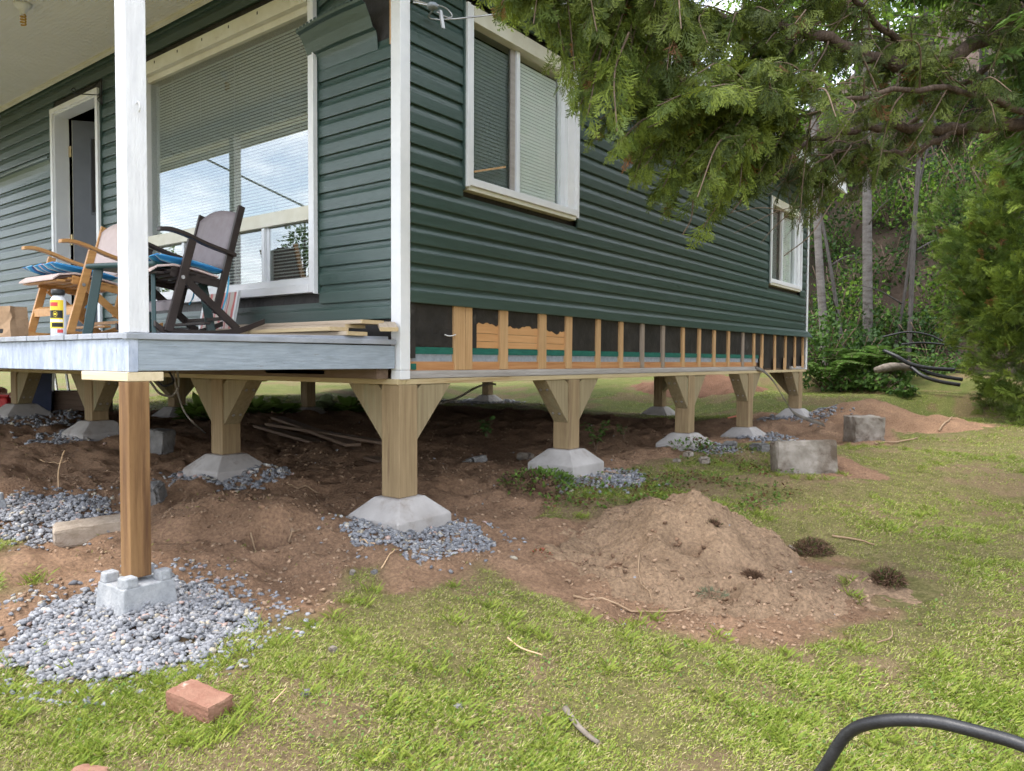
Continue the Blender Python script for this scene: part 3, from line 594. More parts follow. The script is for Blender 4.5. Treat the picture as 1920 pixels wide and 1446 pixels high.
# exposed wall foot on the side: paper, planks, green strip, foam, plate, strapping
py = [(.30+k*.06) for k in range(0)]
ed = [(.11, 1.331)]
def ragged(y0, y1, zlo, amp, seed, n=40): return [(y0+(y1-y0)*k/n, zlo+amp*(float(fbm(np.array([k*.31]), np.array([seed*3.3]), seed)[0])-.5)*2) for k in range(n+1)]
def sheet(poly, x0, x1, name, m, par=cabin, lab=None):
    o = MB().prism(poly, 'x', x0, x1).build(name, m, par)
    if lab: o['label'] = lab
    return o
for y0, y1, sd_ in ((.11, .73, 3), (1.87, 6.3, 7), (6.3, 7.9, 9)):
    lowz = 1.318 if y0 < 6 else 1.15
    sheet(ragged(y0, y1, lowz+.012, .014, sd_, int((y1-y0)*30))+[(y1, 1.62), (y0, 1.62)], SX-.024, SX-.0205, 'tar_paper', 'tar')
sheet(ragged(.73, 1.87, 1.475, .05, 15, 50)+[(1.87, 1.62), (.73, 1.62)], SX-.0235, SX-.0195, 'tar_paper', 'tar', lab='torn tar paper above bare planks')
for k, (z0, z1) in enumerate(((1.329, 1.372), (1.374, 1.424), (1.426, 1.50))):
    MB().box(SX-.0245, SX-.021, .735, 1.868, z0, z1).build('sheathing_plank', 'plank', cabin, bevel=.002)
MB().box(SX-.028, SX-.016, .11, 6.1, 1.286, 1.327).build('green_strip', 'greenstrip', cabin)
MB().box(SX-.010, SX-.004, .11, .16, 1.192, 1.228).build('green_scrap', 'greenstrip', cabin)
MB().box(SX-.060, SX-.024, .11, 6.1, 1.235, 1.2855).build('foam_strip', 'foam', cabin)
MB().box(SX-.055, SX-.012, .10, 6.0, 1.186, 1.240).build('sill_plate', 'plate', cabin, bevel=.002)
SD = [(.083, .112, 0), (.50, .600, 0), (.603, .668, 0), (.957, 1.045, 0), (1.413, 1.505, 0), (1.765, 1.85, 0)]+[(q, q+.062, k in (2, 3, 8)) for k, q in enumerate((2.22, 2.60, 2.99, 3.405, 3.855, 4.245, 4.64, 5.05, 5.50, 5.875, 6.17, 6.65, 7.09, 7.51, 7.88))]
for y0, y1, g in SD:
    mb = MB(); lean = random.uniform(-.006, .006)
    mb.add([(SX-.0118, y0, 1.188), (SX-.001, y0, 1.188), (SX-.001, y1, 1.188), (SX-.0118, y1, 1.188), (SX-.0118, y0+lean, 1.60), (SX-.001, y0+lean, 1.60), (SX-.001, y1+lean, 1.60), (SX-.0118, y1+lean, 1.60)], [(0, 3, 2, 1), (4, 5, 6, 7), (0, 1, 5, 4), (1, 2, 6, 5), (2, 3, 7, 6), (3, 0, 4, 7)])
    # strapping stands proud: thicken inwards
    mb2 = MB().add([(p[0]-(.020 if q in (0, 3, 4, 7) else 0), p[1], p[2]) for q, p in enumerate(mb.v)], mb.f)
    mb2.build('strapping', 'stud_g' if g else 'stud', cabin, bevel=.002)
for y0 in (6.10, 6.60, 7.02, 7.45, 7.83): MB().box(SX-.0005, SX+.010, y0+random.uniform(-.02, .03), y0+.085, 1.125, 1.31+random.uniform(-.02, .03)).build('strapping', 'stud', cabin, bevel=.002)
mb = MB().tube(curve([(SX+.003, .40, 1.405), (SX+.004, .43, 1.399), (SX+.006, .46, 1.400), (SX+.004, .50, 1.408)], 6), .0035, 6); o = mb.build('wire_end', 'white', cabin, True); o['label'] = 'short white wire poking out of the paper'
# grey trim strip along the foot, its far end hanging to the ground
MB().prism([(SX-.03, 1.187), (SX-.003, 1.186), (SX+.003, 1.172), (SX+.004, 1.160), (SX+.016, 1.156), (SX+.017, 1.143), (SX-.03, 1.142)], 'y', .082, 5.95).build('trim_strip', 'gstrip', cabin)
MB().prism([(SX-.03, 1.187), (SX-.003, 1.186), (SX+.003, 1.172), (SX+.016, 1.156), (SX+.017, 1.143), (SX-.03, 1.142)], 'y', 7.35, 7.93).build('trim_strip', 'gstrip', cabin)
pe = gp(1545, 800); q = curve([(SX+.004, 5.93, 1.165), (.02, 6.08, 1.13), (.10, 6.22, 1.0), (.20, 6.30, .80), (.32, 6.40, .60), tuple(pe+np.array((0, 0, .02)))], 6)
mb = MB()
for k in range(len(q)-1): pass
vs = []; n_ = len(q)
for k, p in enumerate(q): vs += [(p[0]-.012, p[1], p[2]+.024), (p[0]+.012, p[1], p[2]-.024), (p[0]+.018, p[1]-.003, p[2]-.020), (p[0]-.006, p[1]-.003, p[2]+.028)]
mb.add(vs, [(4*k+j, 4*k+(j+1) % 4, 4*k+4+(j+1) % 4, 4*k+4+j) for k in range(n_-1) for j in range(4)]+[(3, 2, 1, 0), (4*n_-4, 4*n_-3, 4*n_-2, 4*n_-1)])
M['dstrip'] = mat('dirty_trim_strip', (.11, .095, .075), (.17, .15, .125), .6, 8, bump=.15)
o = mb.build('trim_strip', 'dstrip', cabin, True); o['label'] = 'loose trim strip drooping to the ground'
# corner trims
def corner(y, sgn, z0, z1, name='corner_trim'):
    t = .012
    if sgn > 0: poly = [(0, 0), (0, .078), (-t, .078), (-t, t), (-.078, t), (-.078, 0)]
    else: poly = [(0, y), (0, y-.06), (-t, y-.06), (-t, y-t), (-.08, y-t), (-.08, y)]
    return MB().prism(poly, 'z', z0, z1).build(name, 'white', cabin, bevel=.003)
corner(0, 1, 1.191, 3.84); corner(0, 1, 1.137, 1.1895); corner(8.0, -1, 1.137, 3.84)
MB().box(-.10, -.086, .012, .026, 3.05, 3.82).build('backing_lath', 'stud', cabin)
# windows
def pane(nm, mname, parent, x0, x1, y0, y1, z0, z1): return MB().box(x0, x1, y0, y1, z0, z1).build(nm, mname, parent)
fw = thing('front_window', None, None, (0, 0, 0)); fw.parent = cabin; fw.location = (0, 0, 0); BASE[fw.name] = BASE[cabin.name]; fw.name = 'porch_window'; BASE['porch_window'] = BASE[cabin.name]
x0, x1, z0, z1 = FWIN
def fr(nm, m_, ax0, ax1, az0, az1, yo=-.02, yi=.12, bev=.002): return MB().box(ax0, ax1, yo, yi, az0, az1).build(nm, m_, fw, bevel=bev)
fr('jamb', 'white', x0, x0+.05, z0, z1); fr('jamb', 'white', x1-.05, x1, z0, z1)
fr('trim', 'white', x1+.0005, x1+.012, z0-.01, z1-.001, -.028, .028); 
fr('head', 'cream', x0+.051, x1-.051, z1-.10, z1, -.018); fr('head_stop', 'cream', x0+.051, x1-.051, z1-.145, z1-.1005, .02)
fr('sill', 'white', x0+.051, x1-.051, z0, z0+.055, -.022); fr('sill_nose', 'white', x0+.051, x1-.051, z0+.0555, z0+.10, .005)
for k in range(6): MB().box(-2.70+k*.34, -2.688+k*.34, -.0188, -.0179, z1-.042, z1-.022).build('slot', 'dark', fw)
fr('transom', 'cream', x0+.051, x1-.051, 2.135, 2.225, .0)
for xm in (-1.335, -2.36): fr('mullion', 'sash', xm-.016, xm+.016, z0+.101, 2.134, .012, .05)
fr('sash', 'sash', -1.318, -1.285, z0+.101, 2.134, .03, .06); fr('track', 'sash', x0+.051, x1-.051, 2.105, 2.1345, .055, .08)
gx0, gx1 = x0+.05, x1-.05
pane('pane', 'glass_f', fw, gx0, gx1, .045, .049, 2.224, z1-.144)
pane('pane', 'glass_f', fw, gx0, -2.376, .040, .044, z0+.10, 2.136); pane('pane', 'glass_f', fw, -2.344, -1.351, .040, .044, z0+.10, 2.136); pane('pane', 'glass_f', fw, -1.319, gx1, .034, .038, z0+.10, 2.136)
bl = MB()
for k in range(int((z1-.16-z0-.11)/.0225)):
    zz = z0+.115+k*.0225; c_, s_ = .0115, .0065
    s_ = .0098 if zz > 2.1 else .006; y_ = .082 if zz > 2.1 else .090
    bl.add([(gx0+.02, .075, zz-s_), (gx1-.02, .075, zz-s_), (gx1-.02, y_, zz+s_), (gx0+.02, y_, zz+s_)], [(0, 1, 2, 3)])
o = bl.build('blind_slats', 'blind', fw); o['kind'] = 'stuff'
cb = MB()
for xx in (-2.6, -2.2, -1.75, -1.3, -1.0): cb.box(xx, xx+.0018, .0705, .0735, z0+.11, z1-.16)
o = cb.build('blind_cords', 'white', fw); o['kind'] = 'stuff'
def side_window(nm, W, double):
    y0, y1, z0, z1 = W
    t = thing(nm, None, None, (0, 0, 0)); t.parent = cabin; BASE[t.name] = BASE[cabin.name]
    def fr(n2, m_, a0, a1, b0, b1, xo, xi=-.13, bev=.002): return MB().box(xi, xo, a0, a1, b0, b1).build(n2, m_, t, bevel=bev)
    fr('trim', 'white', y0, y0+.028, z0, z1, .014); fr('jamb', 'white', y0+.0285, y0+.070, z0+.03, z1, .004)
    fr('trim', 'white', y1-.028, y1, z0, z1, .014); fr('jamb', 'white', y1-.125, y1-.0285, z0+.03, z1, -.012)
    fr('head', 'cream', y0+.071, y1-.126, z1-.10, z1, .008)
    fr('sill', 'white', y0+.0285, y1-.0285, z0+.012, z0+.060, .012); fr('sill_nose', 'cream', y0+.0285, y1-.0285, z0-.018, z0+.0115, .002)
    ym = y0+.085+(y1-y0-.245)*.46
    fr('mullion', 'sash', ym, ym+.035, z0+.061, z1-.101, -.035, -.075); fr('mullion', 'gstrip', ym-.05, ym-.001, z0+.061, z1-.101, -.05, -.075)
    fr('sash', 'sash', y1-.175, y1-.126, z0+.061, z1-.101, -.04, -.08)
    MB().box(-.064, -.060, y0+.070, ym-.05, z0+.06, z1-.1).build('pane', 'glass_s', t); MB().box(-.072, -.068, ym+.035, y1-.175, z0+.06, z1-.1).build('pane', 'glass', t)
    bl = MB()
    for k in range(int((z1-.11-z0-.07)/.024)):
        zz = z0+.075+k*.024; bl.add([(-.088, y0+.075, zz-.012), (-.088, y1-.18, zz-.012), (-.094, y1-.18, zz+.0135), (-.094, y0+.075, zz+.0135)], [(0, 1, 2, 3)])
    o = bl.build('blind_slats', 'blind', t); o['kind'] = 'stuff'
    return t
side_window('side_window', W1, True); side_window('side_window', W2, True)
MB().bar((-.05, .70, 2.46), (-.052, 1.03, 2.56), .010, .012).build('slide_stick', 'stud', cabin)
# entrance door, standing ajar
dr = thing('entrance_door', None, None, (0, 0, 0)); dr.parent = cabin; BASE[dr.name] = BASE[cabin.name]
x0, x1, z0, z1 = FDOOR
for a0, a1, nm in ((x0, x0+.045, 'casing'), (x1-.045, x1, 'casing')): MB().box(a0, a1, -.018, .03, z0, z1-.0455).build(nm, 'white', dr, bevel=.003)
MB().box(x0, x1, -.020, .03, z1-.045, z1).build('casing', 'white', dr, bevel=.003)
MB().box(x0+.0455, x0+.06, .0, .125, z0, z1-.046).build('jamb', 'sash', dr); MB().box(x1-.06, x1-.0455, .0, .125, z0, z1-.046).build('jamb', 'sash', dr); MB().box(x0+.061, x1-.061, .0, .125, z1-.062, z1-.046).build('jamb', 'sash', dr)
ang = R(50); hx, hy = x0+.10, .135
def dp(u, v): return (hx+u*math.cos(ang)-v*math.sin(ang), hy+u*math.sin(ang)+v*math.cos(ang))
def dbox(nm, m_, u0, u1, v0, v1, a, b, par):
    P = [dp(u0, v0), dp(u1, v0), dp(u1, v1), dp(u0, v1)]; return MB().add([(*p, a) for p in P]+[(*p, b) for p in P], [(0, 3, 2, 1), (4, 5, 6, 7), (0, 1, 5, 4), (1, 2, 6, 5), (2, 3, 7, 6), (3, 0, 4, 7)]).build(nm, m_, par, bevel=.002)
leaf = dbox('leaf', 'door', .003, .80, 0, .044, z0+.01, z1-.075, dr)
dbox('leaf_edge', 'cream', -.001, .0025, -.001, .045, z0+.01, z1-.075, leaf)
for a, b in ((z1-.95, z1-.22), (z0+.2, z0+.85)):
    for u0, u1, c0, c1 in ((.15, .165, a, b), (.635, .65, a, b), (.1655, .6345, a, a+.015), (.1655, .6345, b-.015, b)): dbox('moulding', 'door', u0, u1, -.010, -.0005, c0, c1, leaf)
dbox('door_light', 'dark', .17, .63, -.003, -.0005, z1-.93, z1-.24, leaf)
for zz in (z1-.42, z1-1.25, z0+.25):
    MB().box(hx-.055, hx-.012, .118, .124, zz, zz+.10).build('hinge', 'brass', dr); MB().tube([(hx-.008, .124, zz), (hx-.008, .124, zz+.10)], .007, 8).build('hinge', 'brass', dr)
    dbox('hinge', 'brass', -.004, -.0015, .004, .038, zz, zz+.10, leaf)
# porch ceiling, eaves, roof
sf = MB().box(-HW-.35, .33, -1.95, .02, 3.832, 3.86); sf.build('porch_ceiling', 'soffit', cabin)
for k in range(60):   # V-groove ribs of the ceiling strips
    yy = -1.93+k*.0325; MB().box(-HW-.34, .32, yy, yy+.006, 3.829, 3.8319).build('ceiling_rib', 'soffit', cabin)
MB().prism([(-.004, 3.831), (-.032, 3.831), (-.028, 3.812), (-.004, 3.800)], 'x', -HW-.3, .02).build('ceiling_trim', 'cream', cabin)
es = MB().add([(-.02, .021, 3.835), (.36, .021, 3.66), (.36, 8.42, 3.66), (-.02, 8.42, 3.835)], [(0, 1, 2, 3)]); o = es.build('eave_soffit', 'soffit', cabin); s = o.modifiers.new('s', 'SOLIDIFY'); s.thickness = .01
MB().box(.361, .385, -1.95, 8.45, 3.655, 3.81).build('eave_fascia', 'white', cabin); MB().box(-HW-.4, .36, -1.975, -1.951, 3.70, 3.90).build('porch_fascia', 'white', cabin); MB().box(-HW-.35, .355, -1.62, -1.48, 3.62, 3.8285).build('porch_beam', 'white', cabin)
rf = MB().add([(-HW-.42, -2.0, 3.87), (.42, -2.0, 3.83), (.42, 8.5, 3.83), (-HW-.42, 8.5, 3.87), (-2.9, 1.6, 5.15), (-2.9, 5.2, 5.15)], [(0, 1, 4), (1, 2, 5, 4), (2, 3, 5), (3, 0, 4, 5)]); o = rf.build('roof', 'roof', cabin); s = o.modifiers.new('s', 'SOLIDIFY'); s.thickness = .03
# bracket and bulb and power line
def plant_bracket():
    p = onY(185, 160, -.02); t = thing('plant_bracket', 'black scrolled iron plant bracket above the entrance door', 'bracket', (p[0], .0, p[2]-.1), rot=(0, 0, 0))
    MB().box(-.008, .008, -.004, .004, -.06, .16).build('wall_plate', 'black', t)
    MB().tube(curve([(0, -.006, .02), (.0, -.10, .0), (0, -.20, -.02), (0, -.235, .0), (0, -.215, .02), (0, -.205, .0)], 5), .0045, 6).build('arm', 'black', t, True)
    MB().tube(curve([(0, -.006, .15), (0, -.08, .06), (0, -.15, .0)], 5), .004, 6).build('stay', 'black', t, True)
    MB().tube(curve([(0, -.006, -.05), (0, -.03, -.02), (0, -.012, .01), (0, .0-.02, .03)], 5), .004, 6).build('scroll', 'black', t, True)
plant_bracket()
p = onZ(43, 8, 3.829); t = thing('ceiling_bulb', 'yellowish spiral bulb in a white holder on the porch ceiling', 'light bulb', (p[0], p[1], 3.829), rot=(0, 0, 0))
MB().lathe([(.058, 0), (.058, -.012), (.035, -.035), (.022, -.05), (.022, -.075)], 16).build('holder', 'white', t, True)
M['bulb'] = mat('amber_bulb', (.55, .28, .03), (.62, .36, .05), .25, 10, spec=.5)
hel = [(math.cos(k*.55)*.017, math.sin(k*.55)*.017, -.078-k*.0017) for k in range(42)]
MB().tube(hel, .0055, 6).build('spiral_tube', 'bulb', t, True)
ins = onX(812, 12, .10); t = thing('service_wire', 'bare service wire held by a glass insulator on the white corner', 'wire', tuple(ins))
e1 = onX(905, 30, .20); e2 = onX(775, 4, .04)
d_ = np.array((2.2, 1.9, .55)); MB().tube(curve([e2, ins, e1, e1+d_, e1+d_*3], 8), .005, 6).build('wire', 'metal', t, True)
MB().lathe([(.010, -.012), (.030, -.012), (.034, 0), (.026, .012), (.010, .014)], 14, tuple(ins+np.array((0, -.005, 0)))).build('insulator', 'foam', t, True)
MB().tube(curve([ins+np.array((0, .03, .02)), ins+np.array((.0, .11, .03)), ins+np.array((.01, .15, .0)), ins+np.array((.01, .11, -.025)), ins+np.array((0, .03, -.02))], 5), .004, 6).build('clamp_loop', 'metal', t, True)
MB().bar(ins+np.array((0, .06, 0)), ins+np.array((.01, .075, -.10)), .022, .010, (1, 0, 0)).build('wire_tail', 'metal', t)
MB().tube([ins+np.array((-.11, -.06, .05)), ins+np.array((0, 0, 0))], .006, 6).build('hook', 'metal', t)
# ==================================================================== BEAMS
t = thing('sill_beam', 'long pale new timber sill under the side wall on the posts', 'beam', (-.11, 4, 1.105)); MB().box(-.20, -.012, .06, 8.0, 1.107, 1.139).build('plank', 'beamy', t, bevel=.003)
t = thing('sill_beam', 'pale new timber sill running under the porch side wall', 'beam', (-2.9, .1, 1.105)); MB().box(-HW, -.014, -.012, .058, 1.107, 1.139).build('plank', 'beamx', t, bevel=.003)
MB().box(-1.15, -.55, -.10, -.02, 1.16, 1.185).build('packing_strip', 'lumber', t); MB().box(-HW, -.09, -.10, -.0125, 1.14, 1.21).build('rim_board', 'oldplank', t)
t = thing('sill_beam', 'shaded timber sill beneath the cabin floor on its left side', 'beam', (-5.7, 4, 1.105)); MB().box(-HW, -HW+.18, .06, 8.0, 1.107, 1.139).build('plank', 'beamy', t)
t = thing('sill_beam', 'shaded timber sill at the back of the cabin floor', 'beam', (-2.9, 7.9, 1.105)); MB().box(-HW+.181, -.201, 7.82, 8.0, 1.107, 1.139).build('plank', 'beamx', t)
# ==================================================================== POSTS AND FOOTINGS
def footing(label, cx, cy, zt, s=.215, h=.15, rz=0.):
    t = thing('concrete_footing', None, None) if False else None
    m1 = .105; lip = .045; k = s/.215
    def ring(r, z_): return [(-r, -r, z_), (r, -r, z_), (r, r, z_), (-r, r, z_)]
    vs = ring(s*.985, -h-.10)+ring(s, -h)+ring(s, -h+lip)+ring(m1, 0)
    fs = [(3, 2, 1, 0), (12, 13, 14, 15)]+[(4*i+j, 4*i+(j+1) % 4, 4*i+4+(j+1) % 4, 4*i+4+j) for i in range(3) for j in range(4)]
    o = MB().add(vs, fs).build('concrete_footing', 'concrete', None, bevel=.008, loc=None)
    o.location = (cx, cy, zt); o.rotation_euler = (random.uniform(-.015, .015), random.uniform(-.015, .015), rz+random.uniform(-.04, .04))
    tag(o, label, 'footing', 'pyramid concrete footings under the cabin'); return o
PW = .074
def brace_poly(): return [(PW, -.315), (PW+.004, -.33), (PW+.30, -.0), (PW+.045, 0), (PW, -.035)]
def support(label, cx, cy, zb, dirs, flabel, bolts=True, wd=None):
    footing(flabel, cx, cy, zb)
    t = thing('support_post', label, 'post', (cx, cy, zb), rot=(0, 0, 0), group='timber support posts under the cabin')
    h = 1.106-zb; wdt = PW
    MB().box(-wdt, wdt, -wdt, wdt, .0015, h).build('post', 'post', t, bevel=.005)
    for d in dirs:
        ca, sa = {'+x': (1, 0), '-x': (-1, 0), '+y': (0, 1), '-y': (0, -1)}[d]; b = MB(); hw = .064
        vs = []
        for s_ in (-hw, hw):
            for u, z_ in brace_poly(): vs.append((ca*u-sa*s_, sa*u+ca*s_, h-.001+z_))
        n = 5; b.add(vs, [tuple(range(n)), tuple(range(2*n-1, n-1, -1))]+[(i, n+i, n+(i+1) % n, (i+1) % n) for i in range(n)])
        br = b.build('brace', 'brace', t, bevel=.004)
        if bolts:
            # bolt heads on the sloping underside
            nx_, nz_ = .33/.445, -.296/.445
            for f_ in (.22, .78):
                for s_ in (-.03, .03):
                    u = PW+.004+.296*f_; z_ = -.33+.33*f_; c = Vector((ca*u-sa*s_, sa*u+ca*s_, h-.001+z_)); nn = Vector((ca*nx_, sa*nx_, nz_))
                    MB().tube([c-nn*.002, c+nn*.006], .010, 8).build('bolt', 'metal', br)
    return t
support('front corner timber post directly under the white corner trim', -.080, .070, .452, ('-x', '+y'), 'front corner footing in full light with gravel around it', False)
support('second side post, with a greenish left brace, beside the leafy seedling', -.085, 1.86, .566, ('-y', '+y'), 'footing with leafy weeds before it, second along the side')
support('third side post from the front corner', -.085, 4.05, .525, ('-y', '+y'), 'footing third along the side, low weeds on its front')
support('fourth side post, crossed at the top by the drooping strip', -.085, 5.75, .465, ('-y', '+y'), 'fourth side footing, beside the orange scrap')
support('far corner post at the hill end of the side wall', -.085, 7.75, .59, ('-y', '-x'), 'far corner footing at the hill end of the side wall')
support('front post standing behind the brown porch post to its right', -1.90, .075, .556, ('-x', '+x'), 'half shaded footing with gravel, right of the brown porch post')
support('front post seen left of the brown porch post', -3.98, .075, .69, ('-x', '+x'), 'footing with one pale face, left of the brown porch post')
support('leftmost front post beside the dark blue bin', -5.70, .075, .775, ('+x',), 'leftmost front footing, cut by the picture edge')
support('dark back post with a tangle of cable hanging before it', -5.69, 1.75, .665, ('-y', '+y'), 'pale back footing behind the hanging cable', False)
support('dark back post with striped leaves growing around its foot', -5.72, 3.72, .565, (), 'back footing half hidden by dug soil and leaves', False)
support('smallest and most distant back post', -5.72, 7.8, .60, (), 'most distant pale footing on scattered gravel', False)
support('dark back post seen left of the third side post', -2.2, 7.82, .525, ('+x',), 'shaded back footing left of the third side footing', False)
# ==================================================================== PORCH DECK
deck = thing('porch_deck', 'raised porch deck with weathered blue grey skirt boards', 'porch deck', (-2.9, -.75, 1.2))
YF = -1.505
nb = 60
for k in range(nb):
    xb = -.062-k*.1405; mb = MB(); e = random.uniform(-.004, .003)
    x0, x1 = xb-.1365, xb
    mb.add([(x0, YF-.012+e, 1.333), (x1, YF-.012+e, 1.333), (x1, -.035, 1.358), (x0, -.035, 1.358), (x0, YF-.012+e, 1.358), (x1, YF-.012+e, 1.358), (x1, -.035, 1.383), (x0, -.035, 1.383)], [(0, 3, 2, 1), (4, 5, 6, 7), (0, 1, 5, 4), (1, 2, 6, 5), (2, 3, 7, 6), (3, 0, 4, 7)])
    mb.build('deck_board', 'deckpaint', deck, bevel=.003)
mb = MB().add([(-.0615, YF-.014, 1.330), (-.022, YF-.014, 1.330), (-.022, -.012, 1.336), (-.0615, -.012, 1.336), (-.0615, YF-.014, 1.356), (-.022, YF-.014, 1.356), (-.022, -.012, 1.364), (-.0615, -.012, 1.364)], [(0, 3, 2, 1), (4, 5, 6, 7), (0, 1, 5, 4), (1, 2, 6, 5), (2, 3, 7, 6), (3, 0, 4, 7)])
mb.build('edge_nosing', 'deckpaint', deck, bevel=.003)
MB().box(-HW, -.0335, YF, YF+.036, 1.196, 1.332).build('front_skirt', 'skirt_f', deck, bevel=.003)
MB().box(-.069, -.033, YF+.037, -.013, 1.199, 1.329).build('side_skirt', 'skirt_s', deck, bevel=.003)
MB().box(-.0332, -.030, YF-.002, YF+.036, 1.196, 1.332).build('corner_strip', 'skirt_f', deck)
for k in range(17): MB().box(-.60-k*.45, -.56-k*.45, YF+.037, -.11, 1.215, 1.327).build('joist', 'oldplank', deck)
# porch posts
pp = thing('porch_post', 'white painted square porch post with chipped paint on the deck corner', 'post', (-.078, YF+.045, 1.358))
MB().box(-.122, -.034, YF, YF+.088, 1.3575, 3.62).build('shaft', 'paint', pp, bevel=.005)
MB().tube(curve([(-.034, YF+.045, 2.30), (-.012, YF+.045, 2.295), (-.010, YF+.047, 2.27), (-.022, YF+.047, 2.262)], 5), .003, 6).build('hook', 'white', pp, True)
pp2 = thing('porch_post', 'white porch post seen only mirrored in the big porch window', 'post', (-4.09, YF+.045, 1.358))
MB().box(-4.134, -4.046, YF, YF+.088, 1.3575, 3.62).build('shaft', 'paint', pp2, bevel=.005)
wp = thing('brown_post', 'new brown timber post propping the porch corner on a concrete block', 'post', (-.075, -1.465, .335), rot=(0, 0, 0))
MB().box(-.0435, .0435, -.0445, .0435, 0, .820).build('post', 'newpost', wp, bevel=.004)
MB().box(-.385, .043, -.047, .105, .8205, .8595).build('cap_board', 'cap', wp, bevel=.003)
# concrete deck blocks with crossed slots
def deck_block(label, x, y, zb, rz):
    t = thing('deck_block', label, 'concrete block', (x, y, zb), rot=(0, 0, rz), group='slotted concrete deck blocks')
    b = .118; tp = .104; h1 = .118; h2 = .158; g = .046
    def q(s_, z_): return s_*(b+(tp-b)*z_/h2)
    def ring(z_): return [(q(-1, z_), q(-1, z_), z_), (q(1, z_), q(-1, z_), z_), (q(1, z_), q(1, z_), z_), (q(-1, z_), q(1, z_), z_)]
    MB().add(ring(-.03)+ring(.03)+ring(h1), [(3, 2, 1, 0), (8, 9, 10, 11)]+[(4*i+j, 4*i+(j+1) % 4, 4*i+4+(j+1) % 4, 4*i+4+j) for i in range(2) for j in range(4)]).build('base', 'deckblock', t, bevel=.006)
    for sx in (-1, 1):
        for sy in (-1, 1):
            vs = []
            for z_ in (h1-.002, h2):
                e = b+(tp-b)*z_/h2; vs += [(sx*g, sy*g, z_), (sx*e, sy*g, z_), (sx*e, sy*e*.86, z_), (sx*e*.86, sy*e, z_), (sx*g, sy*e, z_)]
            MB().add(vs, [(0, 1, 2, 3, 4), (9, 8, 7, 6, 5)]+[(i, 5+i, 5+(i+1) % 5, (i+1) % 5) for i in range(5)]).build('corner_lug', 'deckblock', t, bevel=.006)
    return t
deck_block('slotted grey concrete block holding the brown post', -.075, -1.465, .200, .03)
pb = gp(-42, 968); deck_block('slotted grey block at the far left picture edge', pb[0], pb[1], pb[2]-.02, .1)
# ==================================================================== CHAIRS
def rocker_pts(): return [(-.30, .055), (-.25, .018), (-.12, .004), (.04, .003), (.20, .030), (.36, .092)]
def rocking_chair(label, loc, m1, mp, mpad, rz):
    t = thing('rocking_chair', label, 'rocking chair', loc, rot=(0, 0, rz), group='folding rocking chairs on the porch')
    wdt = .25
    for sx in (1, -1):
        x = sx*wdt
        q = curve([(y, z) for y, z in rocker_pts()], 4); up = [(y, z+.040-.018*abs((k/len(q))-.5)) for k, (y, z) in enumerate(q)]
        MB().prism([tuple(p) for p in q]+[tuple(p) for p in up[::-1]], 'x', x-.011, x+.011).build('rocker', m1, t, bevel=.002)
        def bar(nm, y0, z0, y1, z1, w_, xo=0.): 
            dy, dz = y1-y0, z1-z0; l = math.hypot(dy, dz); ny_, nz_ = -dz/l*w_/2, dy/l*w_/2
            o = MB().prism([(y0+ny_, z0+nz_), (y0-ny_, z0-nz_), (y1-ny_, z1-nz_), (y1+ny_, z1+nz_)], 'x', x+xo-.010, x+xo+.010).build(nm, m1, t, bevel=.002); return o
        lg = bar('front_leg', -.235, .03, -.095, .545, .046, sx*.022)
        bar('stile', .055, .14, .225, .785, .040, -sx*.012); bar('rear_leg', -.13, .325, .185, .055, .042, sx*.0)
        bar('seat_rail', -.20, .362, .10, .315, .050, -sx*.022)
        MB().tube([(x+sx*.031, -.155, .33), (x+sx*.036, -.155, .33)], .011, 8).build('bolt', 'metal', lg)
        arm = curve([(-.275, .572), (-.21, .578), (-.12, .560), (.0, .52), (.17, .477)], 4); au = [(y, z+.022) for y, z in arm]
        MB().prism([tuple(p) for p in arm]+[tuple(p) for p in au[::-1]], 'x', x+sx*.005-.023, x+sx*.005+.023).build('armrest', m1, t, bevel=.004)
    for k in range(7):
        f_ = k/6; y = -.285+f_*.37; z = .372-.018*max(0, -f_*0)-f_*.052+(-.028*(1-f_*4)**2 if f_ < .25 else 0)
        MB().box(-wdt+.012, wdt-.012, y, y+.045, z, z+.012).build('seat_slat', m1, t, bevel=.002)
    # back panel with arched top
    vs = []; ny_ = 8; nx_ = 10
    for j in range(ny_+1):
        for i in range(nx_+1):
            u = i/nx_; v = j/ny_; zz = .40+v*(.345+.035*math.sin(math.pi*u)); yy = .055+(zz-.14)*.2636-.012-.02*math.sin(math.pi*u); vs.append((-wdt+.022+u*(2*wdt-.044), yy, zz))
    o = MB().add(vs, [(j*(nx_+1)+i, j*(nx_+1)+i+1, (j+1)*(nx_+1)+i+1, (j+1)*(nx_+1)+i) for j in range(ny_) for i in range(nx_)]).build('back_panel', mp, t, True); s = o.modifiers.new('s', 'SOLIDIFY'); s.thickness = .012
    vs = []; q = [(-.31, .350), (-.27, .380), (-.18, .394), (-.05, .378), (.08, .348)]
    o = MB().prism([(y, z) for y, z in q]+[(y, z+.012) for y, z in q[::-1]], 'x', -wdt+.015, wdt-.015).build('seat_pad', mpad, t, bevel=.003)
    o = MB().prism([(-.215, .145), (-.215, .195), (-.19, .21), (-.19, .16)], 'x', -wdt-.01, wdt+.01).build('front_rail', mp if mp == 'sling' else m1, t, bevel=.003)
    MB().box(-wdt, wdt, .105, .130, .105, .125).build('rear_stretcher', m1, t, bevel=.002); MB().box(-wdt, wdt, -.02, .02, .075, .090).build('stretcher', m1, t, bevel=.002)
    return t
dz = lambda y: 1.358+.025*(y+1.5)/1.5
rocking_chair('dark brown rocking chair with mauve back, right of the white post', (-1.16, -.63, dz(-.63)), 'dark_chair', 'sling', 'pad', R(-3))
